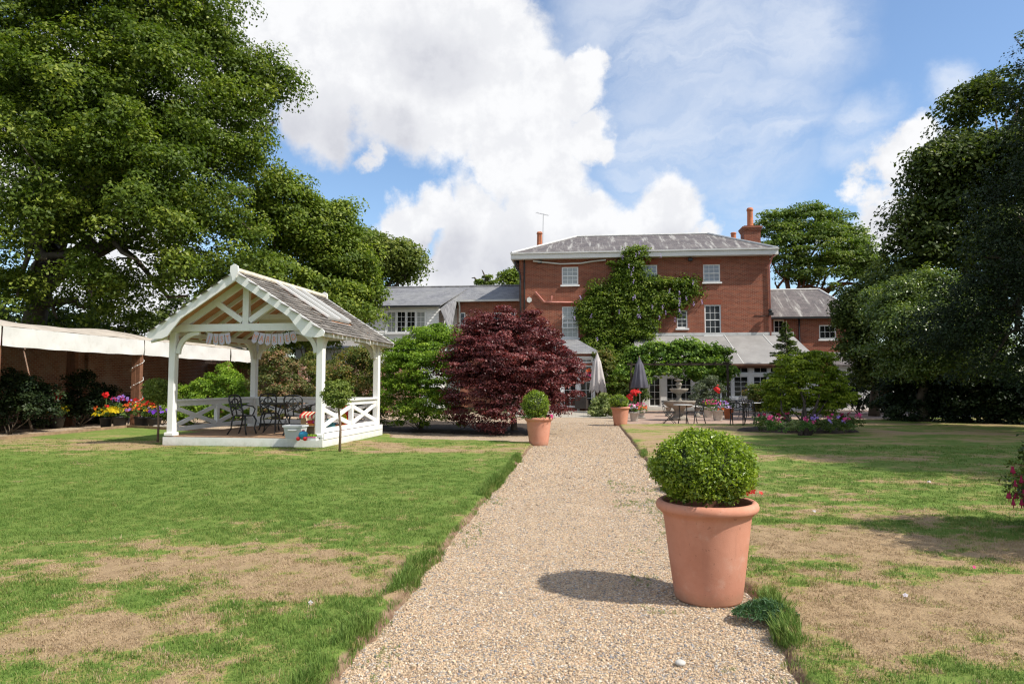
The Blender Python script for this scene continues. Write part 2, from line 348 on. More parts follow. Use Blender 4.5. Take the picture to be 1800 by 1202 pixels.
class MB:
    def __init__(s): s.v = []; s.f = []; s.sm = False
    def add(s, vs, fs):
        n = len(s.v); s.v += [tuple(map(float, p)) for p in vs]; s.f += [tuple(i+n for i in f) for f in fs]; return s
    def box(s, x0, x1, y0, y1, z0, z1):
        return s.add([(x0,y0,z0),(x1,y0,z0),(x1,y1,z0),(x0,y1,z0),(x0,y0,z1),(x1,y0,z1),(x1,y1,z1),(x0,y1,z1)],
                     [(0,3,2,1),(4,5,6,7),(0,1,5,4),(1,2,6,5),(2,3,7,6),(3,0,4,7)])
    def bbox(s, x0, x1, y0, y1, z0, z1, b=.01):           # box with chamfered vertical and top edges
        vs = []; 
        for z, q in ((z0, 0), (z1-b, 0), (z1, b)):
            for (x, y, sx, sy) in ((x0, y0, 1, 1), (x1, y0, -1, 1), (x1, y1, -1, -1), (x0, y1, 1, -1)):
                if sx == sy: vs += [(x+sx*q, y+sy*(b+q), z), (x+sx*(b+q), y+sy*q, z)]
                else: vs += [(x+sx*(b+q), y+sy*q, z), (x+sx*q, y+sy*(b+q), z)]
        fs = [tuple(range(7, -1, -1)), tuple(range(16, 24))]
        for r in (0, 8):
            for i in range(8): fs.append((r+i, r+(i+1) % 8, r+8+(i+1) % 8, r+8+i))
        return s.add(vs, fs)
    def beam(s, p, q, w, h, up=(0, 0, 1)):
        """rectangular bar from p to q; w is measured across, h along 'up'"""
        p = Vector(p); q = Vector(q); d = (q-p).normalized(); u = Vector(up)
        sdv = d.cross(u)
        if sdv.length < 1e-4: sdv = d.cross(Vector((0, 1, 0)))
        sdv.normalize(); u = sdv.cross(d).normalized()
        a = sdv*w/2; b = u*h/2
        vs = [p-a-b, p+a-b, p+a+b, p-a+b, q-a-b, q+a-b, q+a+b, q-a+b]
        return s.add([tuple(x) for x in vs], [(0,3,2,1),(4,5,6,7),(0,1,5,4),(1,2,6,5),(2,3,7,6),(3,0,4,7)][0:0]+[(3,2,1,0),(4,5,6,7),(0,1,5,4),(1,2,6,5),(2,3,7,6),(3,0,4,7)])
    def tube(s, pts, r, n=8, cap=True):
        pts = [Vector(p) for p in pts]; rs = r if hasattr(r, '__len__') else [r]*len(pts)
        ref = Vector((0, 0, 1)); rings = []
        prev = None
        for i, p in enumerate(pts):
            d = (pts[min(i+1, len(pts)-1)]-pts[max(i-1, 0)]).normalized()
            if prev is None:
                a = d.cross(ref)
                if a.length < .05: a = d.cross(Vector((1, 0, 0)))
            else:
                a = prev - d*prev.dot(d)
                if a.length < 1e-5: a = d.cross(ref)
            a.normalize(); prev = a; b = d.cross(a)
            rings.append([tuple(p+(a*math.cos(2*PI*j/n)+b*math.sin(2*PI*j/n))*rs[i]) for j in range(n)])
        vs = [q for g in rings for q in g]; fs = []
        for i in range(len(pts)-1):
            for j in range(n):
                fs.append((i*n+j, i*n+(j+1) % n, (i+1)*n+(j+1) % n, (i+1)*n+j))
        if cap: fs += [tuple(range(n-1, -1, -1)), tuple((len(pts)-1)*n+j for j in range(n))]
        return s.add(vs, fs)
    def lathe(s, prof, n=24, c=(0, 0, 0), wob=None):
        vs = []; fs = []
        for (r, z) in prof:
            for j in range(n):
                a = 2*PI*j/n; rr = r*(1+(wob(a, z) if wob else 0))
                vs.append((c[0]+rr*math.cos(a), c[1]+rr*math.sin(a), c[2]+z))
        for i in range(len(prof)-1):
            for j in range(n): fs.append((i*n+j, i*n+(j+1) % n, (i+1)*n+(j+1) % n, (i+1)*n+j))
        return s.add(vs, fs)
    def prism(s, poly, y0, y1, axis='y'):
        """closed polygon given as (x, z) swept from y0 to y1 (or as (y, z) along x, or (x, y) along z)"""
        n = len(poly)
        def P(a, b, t): return (a, t, b) if axis == 'y' else ((t, a, b) if axis == 'x' else (a, b, t))
        vs = [P(a, b, y0) for a, b in poly]+[P(a, b, y1) for a, b in poly]
        fs = [tuple(range(n)), tuple(range(2*n-1, n-1, -1))]+[(i, i+n, (i+1) % n+n, (i+1) % n) for i in range(n)]
        return s.add(vs, fs)
    def ball(s, c, r, n=8, m=6, sz=1.):
        vs = [(c[0], c[1], c[2]-r*sz)]; fs = []
        for i in range(1, m):
            t = PI*i/m
            for j in range(n): vs.append((c[0]+r*math.sin(t)*math.cos(2*PI*j/n), c[1]+r*math.sin(t)*math.sin(2*PI*j/n), c[2]-r*sz*math.cos(t)))
        vs.append((c[0], c[1], c[2]+r*sz)); L = len(vs)-1
        for j in range(n):
            fs.append((0, 1+(j+1) % n, 1+j)); fs.append((L, L-n+j, L-n+(j+1) % n))
        for i in range(m-2):
            for j in range(n): fs.append((1+i*n+j, 1+i*n+(j+1) % n, 1+(i+1)*n+(j+1) % n, 1+(i+1)*n+j))
        return s.add(vs, fs)
    def build(s, name, mat, parent=None, rel=None, smooth=False):
        return obj_from(name, s.v, s.f, mat, parent, smooth, rel)

# ------------------------------------------------------------------ value noise in numpy
_rng = np.random.default_rng(11)
_T = _rng.random((256, 256))
def vnoise(x, y):
    x = np.asarray(x, dtype=np.float64); y = np.asarray(y, dtype=np.float64)
    xi = np.floor(x).astype(int); yi = np.floor(y).astype(int); fx = x-xi; fy = y-yi
    fx = fx*fx*(3-2*fx); fy = fy*fy*(3-2*fy)
    a = _T[xi & 255, yi & 255]; b = _T[(xi+1) & 255, yi & 255]; c = _T[xi & 255, (yi+1) & 255]; d = _T[(xi+1) & 255, (yi+1) & 255]
    return (a*(1-fx)+b*fx)*(1-fy)+(c*(1-fx)+d*fx)*fy
def fbm(x, y, o=5, r=.55):
    s = 0; a = 1; t = 0
    for i in range(o):
        s = s+a*vnoise(x*2**i+17.3*i, y*2**i+5.1*i); t += a; a *= r
    return s/t

# ------------------------------------------------------------------ foliage
def norm(a): return a/np.maximum(np.linalg.norm(a, axis=-1, keepdims=True), 1e-9)
def leaf_mesh(name, c, nrm, size, v, mat, parent, rel, rng, aspect=.6, fold=.12, kind=None, tang=None):
    n = len(c)
    size = np.broadcast_to(np.asarray(size, float), (n,))[:, None]
    t = rng.normal(size=(n, 3)) if tang is None else tang
    t = norm(t-nrm*(t*nrm).sum(1, keepdims=True)); b = np.cross(nrm, t)
    f = nrm*size*fold
    V = np.empty((n, 4, 3)); V[:, 0] = c-t*size*.5; V[:, 1] = c+b*size*aspect*.5+f; V[:, 2] = c+t*size*.5; V[:, 3] = c-b*size*aspect*.5+f
    F = np.arange(4*n).reshape(n, 4)
    o = obj_from(name, V.reshape(-1, 3), F, mat, parent, rel=rel, attr={'v': np.repeat(v, 4)})
    if kind: o['kind'] = kind
    return o
def crown(name, lobes, n, size, clump, mat, parent, rel, seed=0, per=90, flat=.7, inner=.30, up=.45, vb=0., aspect=.6, bottom=-.6, holes=0.):
    """lobes: (x,y,z,rx,ry,rz). Leaves sit in flattened clumps that fill the outer shell of every lobe."""
    rng = np.random.default_rng(seed)
    L = np.array([l if len(l) == 6 else (l[0], l[1], l[2], l[3], l[3], l[3]) for l in lobes], float)
    wts = (L[:, 3]*L[:, 5])**1.05; wts /= wts.sum()
    nc = max(4, n//per)
    li = rng.choice(len(L), nc, p=wts)
    d = norm(rng.normal(size=(nc, 3)))
    low = d[:, 2] < bottom; d[low, 2] *= -1
    rad = inner+(1.02-inner)*rng.random(nc)**.42
    rad *= 1+.10*rng.normal(size=nc)
    cc = L[li, :3]+d*L[li, 3:]*rad[:, None]
    if holes:
        q = cc/ (clump*3.0); hn = (vnoise(q[:, 0]+seed, q[:, 2]*1.2+q[:, 1]*.7)+vnoise(q[:, 1]+9, q[:, 2]*1.3+seed+31))/2
        kp = hn > np.quantile(hn, holes); cc, d, li = cc[kp], d[kp], li[kp]; nc = len(cc)
    cr = clump*(.6+.8*rng.random(nc))
    cv = rng.normal(size=nc)*.17
    k = rng.integers(0, nc, n)
    o = norm(rng.normal(size=(n, 3))); dn = (o[:, 2] < -.15) & (rng.random(n) < .65); o[dn, 2] *= -1
    o = o*(.35+.68*rng.random(n)**.45)[:, None]
    o[:, 2] *= flat
    p = cc[k]+o*cr[k][:, None]
    nr = norm(norm(o)*.55+d[k]*.35+np.array([0, 0, up])+rng.normal(size=(n, 3))*.55)
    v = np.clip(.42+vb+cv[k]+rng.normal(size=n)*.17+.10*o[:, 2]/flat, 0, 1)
    return leaf_mesh(name, p, nr, size*(.65+.7*rng.random(n)), v, mat, parent, rel, rng, aspect)
def woody(name, base, fork, r0, lobes, parent, rel, mat='bark', seed=0, nl=None, rl=.4, sub=2):
    """a tapered, slightly crooked trunk with limbs reaching into the lobes"""
    rng = np.random.default_rng(seed); b = MB(); b2 = MB()
    base = np.array(base, float); fork = np.array(fork, float)
    n = 7; pts = []; rs = []
    for i in range(n):
        t = i/(n-1); p = base*(1-t)+fork*t
        if 0 < i < n-1: p = p+rng.normal(size=3)*np.array([1, 1, 0])*r0*.35
        pts.append(p); rs.append(r0*(1.35 if i == 0 else 1.0-.45*t))
    b.tube(pts, rs, 10)
    ls = list(lobes); 
    if nl: ls = [ls[i] for i in rng.permutation(len(ls))[:nl]]
    for l in ls:
        c = np.array(l[:3], float); t = .45+.55*rng.random(); s0 = base*(1-t)+fork*t
        mid = (s0+c)/2+np.array([0, 0, .18*np.linalg.norm(c-s0)])*rng.uniform(.2, 1.)
        P = []; R = []
        for i in range(7):
            u = i/6; P.append((1-u)**2*s0+2*u*(1-u)*mid+u*u*c+rng.normal(size=3)*.04*np.linalg.norm(c-s0)*(0 < i < 6)); R.append(r0*rl*(1-.8*u))
        b2.tube(P, R, 6)
        for _ in range(sub):
            i = rng.integers(2, 6); dd = norm(rng.normal(size=3)); dd[2] = abs(dd[2])*.6
            e = P[i]+dd*l[3]*rng.uniform(.6, 1.1); m_ = (P[i]+e)/2+rng.normal(size=3)*.08*l[3]
            b2.tube([P[i], m_, e], [R[i]*.6, R[i]*.4, R[i]*.12], 5)
    b.build(name, mat, parent, rel, True)
    if len(b2.v): b2.build('branches', mat, parent, rel, True)
def LP(lst, ry=1.0):
    """lobes given as (px, py, distance, radius in photo pixels)"""
    out = []
    for px, py, D, r in lst:
        p = AD(px, py, D); R = r*D/1200.; out.append((p[0], p[1], p[2], R, R*ry, R))
    return out
def plant(name, label, cat, base, lobes, n, size, clump, mat, seed, stem=None, group=None, crown_name='foliage', **kw):
    t = thing(name, label, cat, base, group=group)
    crown(crown_name, lobes, n, size, clump, mat, t, base, seed=seed, **kw)
    rng = np.random.default_rng(seed+5)
    if stem:
        b = MB()
        for i in range(stem[0]):
            l = lobes[rng.integers(len(lobes))]; a = rng.uniform(0, 2*PI)
            p0 = np.array(base)+np.array([math.cos(a), math.sin(a), 0])*stem[1]*3*rng.random()
            c = np.array(l[:3])+rng.normal(size=3)*.25*l[3]; m_ = (p0+c)/2+rng.normal(size=3)*.1*l[3]
            b.tube([p0, m_, c], [stem[1], stem[1]*.7, stem[1]*.25], 6)
        b.build('stems', stem[2] if len(stem) > 2 else 'bark', t, base, True)
    return t
def blossoms(name, pts, size, mat, parent, rel, seed=0, petals=5, face=(-.1, -.8, .5)):
    """small open flowers: petals round a centre; one mesh"""
    rng = np.random.default_rng(seed); pts = np.asarray(pts, float); n = len(pts)
    ax = norm(np.array(face)+rng.normal(size=(n, 3))*.45)
    r = norm(np.cross(ax, rng.normal(size=(n, 3)))); q = np.cross(ax, r)
    sz = size*(.7+.6*rng.random(n))[:, None]
    V = np.empty((n, petals, 4, 3))
    for i in range(petals):
        a = 2*PI*i/petals; d = r*math.cos(a)+q*math.sin(a); e = -r*math.sin(a)+q*math.cos(a)
        V[:, i, 0] = pts; V[:, i, 1] = pts+d*sz*.6-e*sz*.36+ax*sz*.12; V[:, i, 2] = pts+d*sz+ax*sz*.05; V[:, i, 3] = pts+d*sz*.6+e*sz*.36+ax*sz*.12
    F = np.arange(4*petals*n).reshape(-1, 4)
    return obj_from(name, V.reshape(-1, 3), F, mat, parent, rel=rel)
def cloudpts(c, r, n, seed, shell=.6):
    rng = np.random.default_rng(seed); d = norm(rng.normal(size=(n, 3))); d[:, 2] = np.abs(d[:, 2])*.9-.1
    d[:, 1] -= .25; d = norm(d)
    rr = shell+(1.05-shell)*rng.random(n)
    return np.array(c)+d*np.array(r)*rr[:, None]

# ------------------------------------------------------------------ ground
XL, XR = -1.22, 1.05
def seg_dist(x, y, pts, closed=False):
    """signed distance to polygon, negative inside"""
    P = np.array(pts, float); d = np.full(x.shape, 1e9); ins = np.zeros(x.shape, bool)
    n = len(P)
    for i in range(n):
        a = P[i]; b = P[(i+1) % n]; ab = b-a
        t = np.clip(((x-a[0])*ab[0]+(y-a[1])*ab[1])/(ab@ab), 0, 1)
        d = np.minimum(d, np.hypot(x-a[0]-t*ab[0], y-a[1]-t*ab[1]))
        c = ((a[1] > y) != (b[1] > y))
        with np.errstate(divide='ignore', invalid='ignore'):
            xi = (b[0]-a[0])*(y-a[1])/(b[1]-a[1]+1e-12)+a[0]
        ins ^= c & (x < xi)
    return np.where(ins, -d, d)
POLY_L = [(-15.2, -6), (XL, -6), (XL, 17.3), (-5.2, 18.3), (-5.6, 19.8), (-11.5, 19.9), (-15.2, 21.5)]
POLY_R = [(XR, -6), (60, -6), (60, 33), (15, 31.5), (10.5, 29), (8, 26.2), (1.25, 25.3)]
POLY_B = [(-1.6, 19.7), (-1.8, 24.5), (-6.5, 26.5), (-15, 27.5), (-15, 25.6), (-11.0, 22.9), (-5.4, 20.9)]   # planted border behind the crossing path
def lawn_d(x, y):
    wob = (fbm(x*1.1+3, y*1.1, 4)-.5)*.26+(fbm(x*5, y*5+9, 3)-.5)*.10
    near = np.clip((12-y)/8, .25, 1)
    return np.minimum(seg_dist(x, y, POLY_L), seg_dist(x, y, POLY_R))+wob*near
def lawn_z(x, y):
    d = lawn_d(x, y)
    t = np.clip((-d+.02)/.11, 0, 1); t = t*t*(3-2*t)
    return -.03+.095*t+(fbm(x*.9, y*.9+40, 3)-.5)*.03*t, d
DRY = [  # photo position, radii in metres (x, y), strength
 (480,1050,1.3,.8,.9),(330,1080,1.0,.5,.7),(620,990,.8,.9,.75),(520,1000,1.2,.7,.6),(130,1010,1.4,.35,.8),(700,925,1.2,.5,.6),(560,935,1.6,.45,.5),(680,885,1.3,.5,.8),
 (760,830,2.2,.7,.75),(850,800,2.6,.9,.8),(740,790,4,.8,.8),(640,800,2.,.5,.5),(90,785,7,1.2,.75),(220,785,4,.6,.35),(120,1150,1.3,.5,.65),(350,1180,.7,.35,.6),(20,1190,1.,.4,.8),
 (1130,772,1.3,2.6,1.0),(1180,800,1.6,1.5,.8),(1250,755,5,1.3,.85),(1500,748,7,.9,.9),(1650,765,7,.9,.7),(1380,812,2.6,.8,.7),(1650,826,4,.4,.6),(1560,845,2.5,.3,.3),(1420,870,1.4,.5,.7),(1480,905,1.6,.45,.9),
 (1520,960,1.4,.7,1.),(1650,960,1.3,.6,.8),(1400,955,.7,.8,.7),(1600,1080,1.3,.7,1.),(1740,1130,1.,.8,1.),(1500,1060,.6,.5,.5),(1400,1150,.6,.4,.6),(1600,1180,.9,.3,.7),(1700,1010,1.2,.5,.7),(1450,1010,.6,.5,.5)]
GRN = [(250,860,6,2.5,1.),(100,900,3.5,1.5,1.),(500,830,4,1.6,.8),(60,1075,.9,.5,1.),(700,960,.3,.8,.5),(800,870,.6,1.8,.8),(620,1140,.45,.7,1.),(480,1150,.7,.3,.7),(250,1110,.9,.25,.5),
       (1500,825,6,.7,.9),(1650,870,3.5,.7,.7),(1560,890,1.8,.3,.4),(1450,925,.9,.25,.8),(1470,1010,.7,.3,.7),(1400,1030,.35,.4,.5),(1600,1195,.6,.2,.9),(1660,1060,.5,.2,.3),(1740,940,1.,.4,.9),(1480,1190,.3,.2,.5),(1120,800,.5,2.,.7),(1700,795,6,.6,.6)]
_dry = [(G(a, b)[:2], rx, ry, s) for a, b, rx, ry, s in DRY]; _grn = [(G(a, b)[:2], rx, ry, s) for a, b, rx, ry, s in GRN]
def dryness(x, y):
    wx = x+(fbm(x*.8, y*.8+70, 4)-.5)*1.6; wy = y+(fbm(x*.8+30, y*.8, 4)-.5)*1.6
    v = .30+np.zeros_like(x)
    for p, rx, ry, s in _dry: v = v+.30*s*np.exp(-((wx-p[0])/rx)**2-((wy-p[1])/ry)**2)
    for p, rx, ry, s in _grn: v = v-.36*s*np.exp(-((wx-p[0])/rx)**2-((wy-p[1])/ry)**2)
    v = v+(fbm(x*1.1, y*1.9+20, 5, .6)-.5)*.95+(fbm(x*3.1+8, y*4, 5, .8)-.5)*1.7*np.clip((18-y)/8, .35, 1)+.10*(x > 0)
    return np.clip((v-.16)/.70, 0, 1)

def axis(segs):
    out = []
    for a, b, st in segs: out.append(np.arange(a, b, st))
    out.append([segs[-1][1]]); return np.concatenate(out)
xs = axis([(-16.5, -6, .25), (-6, -2.2, .08), (-2.2, -.8, .035), (-.8, .7, .25), (.7, 2.2, .035), (2.2, 6, .08), (6, 16, .25), (16, 60, 1.)])
ys = axis([(-6, 2.4, .4), (2.4, 9, .05), (9, 16, .1), (16, 34, .2)])
Xg, Yg = np.meshgrid(xs, ys)
Zg, Dg = lawn_z(Xg, Yg)
nyy, nxx = Xg.shape
idx = np.arange(nyy*nxx).reshape(nyy, nxx)
keep = (Dg < .12)
kq = keep[:-1, :-1] | keep[1:, :-1] | keep[:-1, 1:] | keep[1:, 1:]
F = np.stack([idx[:-1, :-1][kq], idx[:-1, 1:][kq], idx[1:, 1:][kq], idx[1:, :-1][kq]], 1)
Dr = dryness(Xg, Yg)
m, k = newmat('lawn_turf')
ad = k.node('ShaderNodeAttribute'); ad.attribute_name = 'dry'
ae = k.node('ShaderNodeAttribute'); ae.attribute_name = 'edge'
nf = k.noise(k.pos, 55, 4, .7); nf2 = k.noise(k.pos, 9, 4, .6); nf3 = k.noise(k.pos, 1.3, 4, .6)
dd = k.sm(k.m('ADD', ad.outputs['Fac'], k.m('MULTIPLY', k.m('MULTIPLY_ADD', nf2, .5, k.m('ADD', nf, -.75)), 1.4)), .22, .78)
gcol = k.mix(k.sm(nf2, .3, .7), (.092, .170, .026), (.150, .225, .042)); gcol = k.mix(k.m('MULTIPLY', k.sm(nf, .45, .75), .5), gcol, (.24, .25, .08))
gcol = k.mix(k.m('MULTIPLY', k.sm(nf3, .35, .7), .4), gcol, (.200, .215, .060))
dcol = k.mix(k.sm(nf2, .3, .7), (.40, .285, .165), (.30, .21, .12)); dcol = k.mix(k.m('MULTIPLY', k.sm(nf, .5, .72), .6), dcol, (.14, .095, .06))
gc = k.mix(k.sm(dd, .0, .5), gcol, (.30, .265, .090)); gc = k.mix(k.sm(dd, .42, 1.), gc, dcol)
soilc = k.mix(k.sm(nf2, .4, .6), (.16, .10, .065), (.27, .185, .12))
gc = k.mix(k.sm(k.m('ADD', ae.outputs['Fac'], k.m('MULTIPLY', k.m('SUBTRACT', nf2, .5), .5)), .35, .65), gc, soilc)
finish(k, gc, .95, .15, k.m('ADD', nf, k.m('MULTIPLY', nf2, 1.)), .8, .02)
M['lawn'] = m
edge = np.clip(1-(-Dg-.015)/.10, 0, 1)
lawn = obj_from('lawn', np.stack([Xg, Yg, Zg], -1).reshape(-1, 3), F, 'lawn', smooth=True, attr={'dry': Dr.ravel(), 'edge': edge.ravel()})
tag(lawn, kind='structure')

m, k = newmat('gravel')
vo = k.node('ShaderNodeTexVoronoi'); k.put(vo.inputs['Vector'], k.vm('ADD', k.pos, k.vm('SCALE', k.noise(k.pos, 60, 2, out='Color'), .006))); vo.inputs['Scale'].default_value = 62
sx = k.node('ShaderNodeSeparateColor'); k.put(sx.inputs[0], vo.outputs['Color'])
GR = [(0., (.19, .145, .11)), (.15, (.38, .275, .175)), (.35, (.50, .375, .245)), (.55, (.60, .465, .31)), (.72, (.52, .335, .205)), (.82, (.68, .61, .50)), (.90, (.27, .255, .245)), (1., (.21, .205, .21))]
cg = k.ramp(sx.outputs[0], GR)
cg = k.mix(k.m('MULTIPLY', k.sm(vo.outputs['Distance'], .40, .8), .5), cg, (.20, .14, .09))
cg = k.mix(k.m('MULTIPLY', k.sm(k.noise(k.pos, .8, 5, .65), .45, .7), .25), cg, (.24, .17, .115))
finish(k, cg, .8, .3, k.m('MULTIPLY', vo.outputs['Distance'], -1.), .9, .012)
M['gravel'] = m
m, k = newmat('pebbles')
oi = k.node('ShaderNodeObjectInfo')
cg = k.ramp(oi.outputs['Random'], GR)
cg = k.mix(k.m('MULTIPLY', k.sm(k.noise(k.pos, 200, 3), .4, .7), .25), cg, (.3, .24, .18))
finish(k, cg, .65, .35)
M['pebble'] = m
def sheet(name, x0, x1, y0, y1, z, mat, nx=2, ny=2, bump=0.):
    X, Y = np.meshgrid(np.linspace(x0, x1, nx), np.linspace(y0, y1, ny)); Z = np.full(X.shape, z)+(fbm(X*1.3, Y*1.3, 3)-.5)*bump
    i = np.arange(nx*ny).reshape(ny, nx); F = np.stack([i[:-1, :-1].ravel(), i[:-1, 1:].ravel(), i[1:, 1:].ravel(), i[1:, :-1].ravel()], 1)
    return tag(obj_from(name, np.stack([X, Y, Z], -1).reshape(-1, 3), F, mat, smooth=True), kind='structure')
m, k = newmat('rough_ground'); finish(k, k.mix(k.sm(k.noise(k.pos, .4, 6), .4, .6), (.06, .085, .025), (.12, .11, .055)), .95, .1, k.noise(k.pos, 20, 3), .6, .03); M['ground'] = m
sheet('ground', -900, 900, -300, 1500, -.06, 'ground', 40, 40)
sheet('gravel_path', -20.5, 1.9, -6, 36, 0., 'gravel', 140, 200, .02)
# brick terrace: bricks as pattern, too small to pick apart at 28 m
M['paving'] = bricky('terrace_paving', (.30, .18, .135), (.42, .29, .225), (.36, .31, .25), .22, .11, .008, weather=(.40, .33, .26), wamt=.5, wscale=.9, roof=True)
M['flag'] = bricky('stone_flags', (.33, .30, .25), (.46, .42, .35), (.22, .20, .16), .75, .60, .012, weather=(.3, .27, .22), wamt=.4, wscale=1.1, roof=True)
obj_t = MB(); obj_t.prism([(1.3, 25.6), (9, 26.6), (11, 29.4), (16, 31.8), (17, 45), (1.3, 45)], -.02, .012, 'z')
tag(obj_t.build('terrace', 'paving'), kind='structure')
tag(MB().prism([(-4, 31), (1.296, 31), (1.296, 43), (-4, 43)], -.02, .012, 'z').build('stone_flag_paving', 'flag'), kind='structure')
# planted border soil behind the crossing path and along the wall
def bed(name, poly, h, seed):
    X, Y = np.meshgrid(np.linspace(min(p[0] for p in poly)-.3, max(p[0] for p in poly)+.3, 60), np.linspace(min(p[1] for p in poly)-.3, max(p[1] for p in poly)+.3, 60))
    d = seg_dist(X, Y, poly)+(fbm(X*1.5, Y*1.5+seed, 4)-.5)*.3
    Z = -.02+h*np.clip(-d/.25, 0, 1)+(fbm(X*6, Y*6, 3)-.5)*.05*(d < 0)
    i = np.arange(3600).reshape(60, 60); kk = d[:-1, :-1] < .1
    F = np.stack([i[:-1, :-1][kk], i[:-1, 1:][kk], i[1:, 1:][kk], i[1:, :-1][kk]], 1)
    return tag(obj_from(name, np.stack([X, Y, Z], -1).reshape(-1, 3), F, 'soil', smooth=True), kind='structure')
bed('border_soil', POLY_B, .12, 3)
bed('wall_border_soil', [(-20.2, 8), (-18.5, 8), (-18.5, 30), (-12, 30.5), (-12, 33), (-20.2, 36)], .14, 9)
bc = G(1415, 765); BED = [(bc[0]+1.9*math.cos(a)*1.0, bc[1]+.9+1.25*math.sin(a)) for a in np.linspace(0, 2*PI, 20, endpoint=False)]
bed('island_bed_soil', BED, .16, 5)
sheet('back_shade_soil', 9.5, 40, 29, 60, .0, 'soil', 40, 40, .06)
# timber edging of the gravel under the awning
b = MB()
for (p, q) in (((-15.22, 6), (-15.22, 21.55)), ((-15.22, 21.55), (-11.5, 20.0)), ((-11.5, 20.0), (-9.9, 19.85))):
    b.beam((p[0], p[1], .05), (q[0], q[1], .05), .05, .16)
t = b.build('timber_edging', 'timber'); tag(t, 'weathered timber edging board along the gravel beside the left lawn', 'edging')

# ------------------------------------------------------------------ grass and pebbles as instanced stuff
def tuft_mesh(name, nbl, h, spread, seed, w_=.0045):
    rng = np.random.default_rng(seed); V = []; F = []
    for i in range(nbl):
        a = rng.uniform(0, 2*PI); r = spread*math.sqrt(rng.random()); x, y = r*math.cos(a), r*math.sin(a)
        la = rng.uniform(0, 2*PI); hh = h*rng.uniform(.5, 1.15); ln = hh*rng.uniform(.15, .9); dx, dy = math.cos(la), math.sin(la); ww = w_*rng.uniform(.7, 1.2)
        n = len(V)
        V += [(x-dy*ww/2, y+dx*ww/2, -.01), (x+dy*ww/2, y-dx*ww/2, -.01), (x+dx*ln*.4+dy*ww*.4, y+dy*ln*.4-dx*ww*.4, hh*.6), (x+dx*ln*.4-dy*ww*.4, y+dy*ln*.4+dx*ww*.4, hh*.6), (x+dx*ln, y+dy*ln, hh)]
        F += [(n, n+1, n+2, n+3), (n+3, n+2, n+4)]
    me = bpy.data.meshes.new(name); me.from_pydata(V, [], F); me.materials.append(M['blade']); return bpy.data.objects.new(name, me)
m, k = newmat('grass_blade')
ad = k.node('ShaderNodeAttribute'); ad.attribute_name = 'dry'; ad.attribute_type = 'INSTANCER'
oi = k.node('ShaderNodeObjectInfo')
gcl = k.mix(oi.outputs['Random'], (.100, .190, .032), (.205, .285, .062)); dcl = k.mix(oi.outputs['Random'], (.33, .24, .14), (.52, .39, .25))
dfac = k.sm(k.m('ADD', ad.outputs['Fac'], k.m('MULTIPLY', k.m('ADD', k.m('MULTIPLY', oi.outputs['Random'], .4), k.m('ADD', k.noise(k.pos, 14, 3), -.7)), 1.5)), .20, .80)
cc_ = k.mix(k.sm(dfac, 0., .5), gcl, (.34, .30, .105)); cc_ = k.mix(k.sm(dfac, .45, 1.), cc_, dcl)
finish(k, cc_, .6, .25, trans=.3, tcol=cc_); M['blade'] = m
def instanced(name, pts, srcs, mat, attrs, label, cat):
    me = bpy.data.meshes.new(name); me.vertices.add(len(pts)); me.vertices.foreach_set('co', np.asarray(pts, np.float32).ravel())
    for an, av in attrs.items():
        if av.ndim == 2:
            a = me.attributes.new(an, 'FLOAT_VECTOR', 'POINT'); a.data.foreach_set('vector', av.astype(np.float32).ravel())
        else:
            a = me.attributes.new(an, 'FLOAT', 'POINT'); a.data.foreach_set('value', av.astype(np.float32))
    me.materials.append(M[mat])
    o = bpy.data.objects.new(name, me); COL.objects.link(o)
    g = bpy.data.node_groups.new(name+'_nodes', 'GeometryNodeTree')
    g.interface.new_socket('Geometry', in_out='INPUT', socket_type='NodeSocketGeometry'); g.interface.new_socket('Geometry', in_out='OUTPUT', socket_type='NodeSocketGeometry')
    gi = g.nodes.new('NodeGroupInput'); go = g.nodes.new('NodeGroupOutput'); ip = g.nodes.new('GeometryNodeInstanceOnPoints')
    j = g.nodes.new('GeometryNodeJoinGeometry')
    for s_ in reversed(srcs):
        oi_ = g.nodes.new('GeometryNodeObjectInfo'); oi_.inputs['Object'].default_value = s_; oi_.inputs['As Instance'].default_value = True
        g.links.new(oi_.outputs['Geometry'], j.inputs[0])
    def na(an, t):
        n = g.nodes.new('GeometryNodeInputNamedAttribute'); n.data_type = t; n.inputs['Name'].default_value = an; return n.outputs['Attribute']
    g.links.new(gi.outputs[0], ip.inputs['Points']); g.links.new(j.outputs[0], ip.inputs['Instance'])
    ip.inputs['Pick Instance'].default_value = True
    ri = g.nodes.new('FunctionNodeRandomValue'); ri.data_type = 'INT'
    ri.inputs[4].default_value = 0; ri.inputs[5].default_value = len(srcs)-1
    g.links.new(ri.outputs[2], ip.inputs['Instance Index'])
    g.links.new(na('rot', 'FLOAT_VECTOR'), ip.inputs['Rotation']); g.links.new(na('scl', 'FLOAT_VECTOR'), ip.inputs['Scale'])
    g.links.new(ip.outputs[0], go.inputs[0])
    md = o.modifiers.new('scatter', 'NODES'); md.node_group = g
    tag(o, label, cat, kind='stuff'); return o
rng = np.random.default_rng(21)
def fov_ok(x, y, pad=.4):     # only ground the photo could plausibly show from nearby positions
    return (y > 2.2) & (np.abs(x+y*.10) < y*.85+1.5)
def scatter(x0, x1, y0, y1, n):
    x = rng.uniform(x0, x1, n); y = rng.uniform(y0, y1, n); m_ = fov_ok(x, y); return x[m_], y[m_]
gx = []; gy = []; gs = []
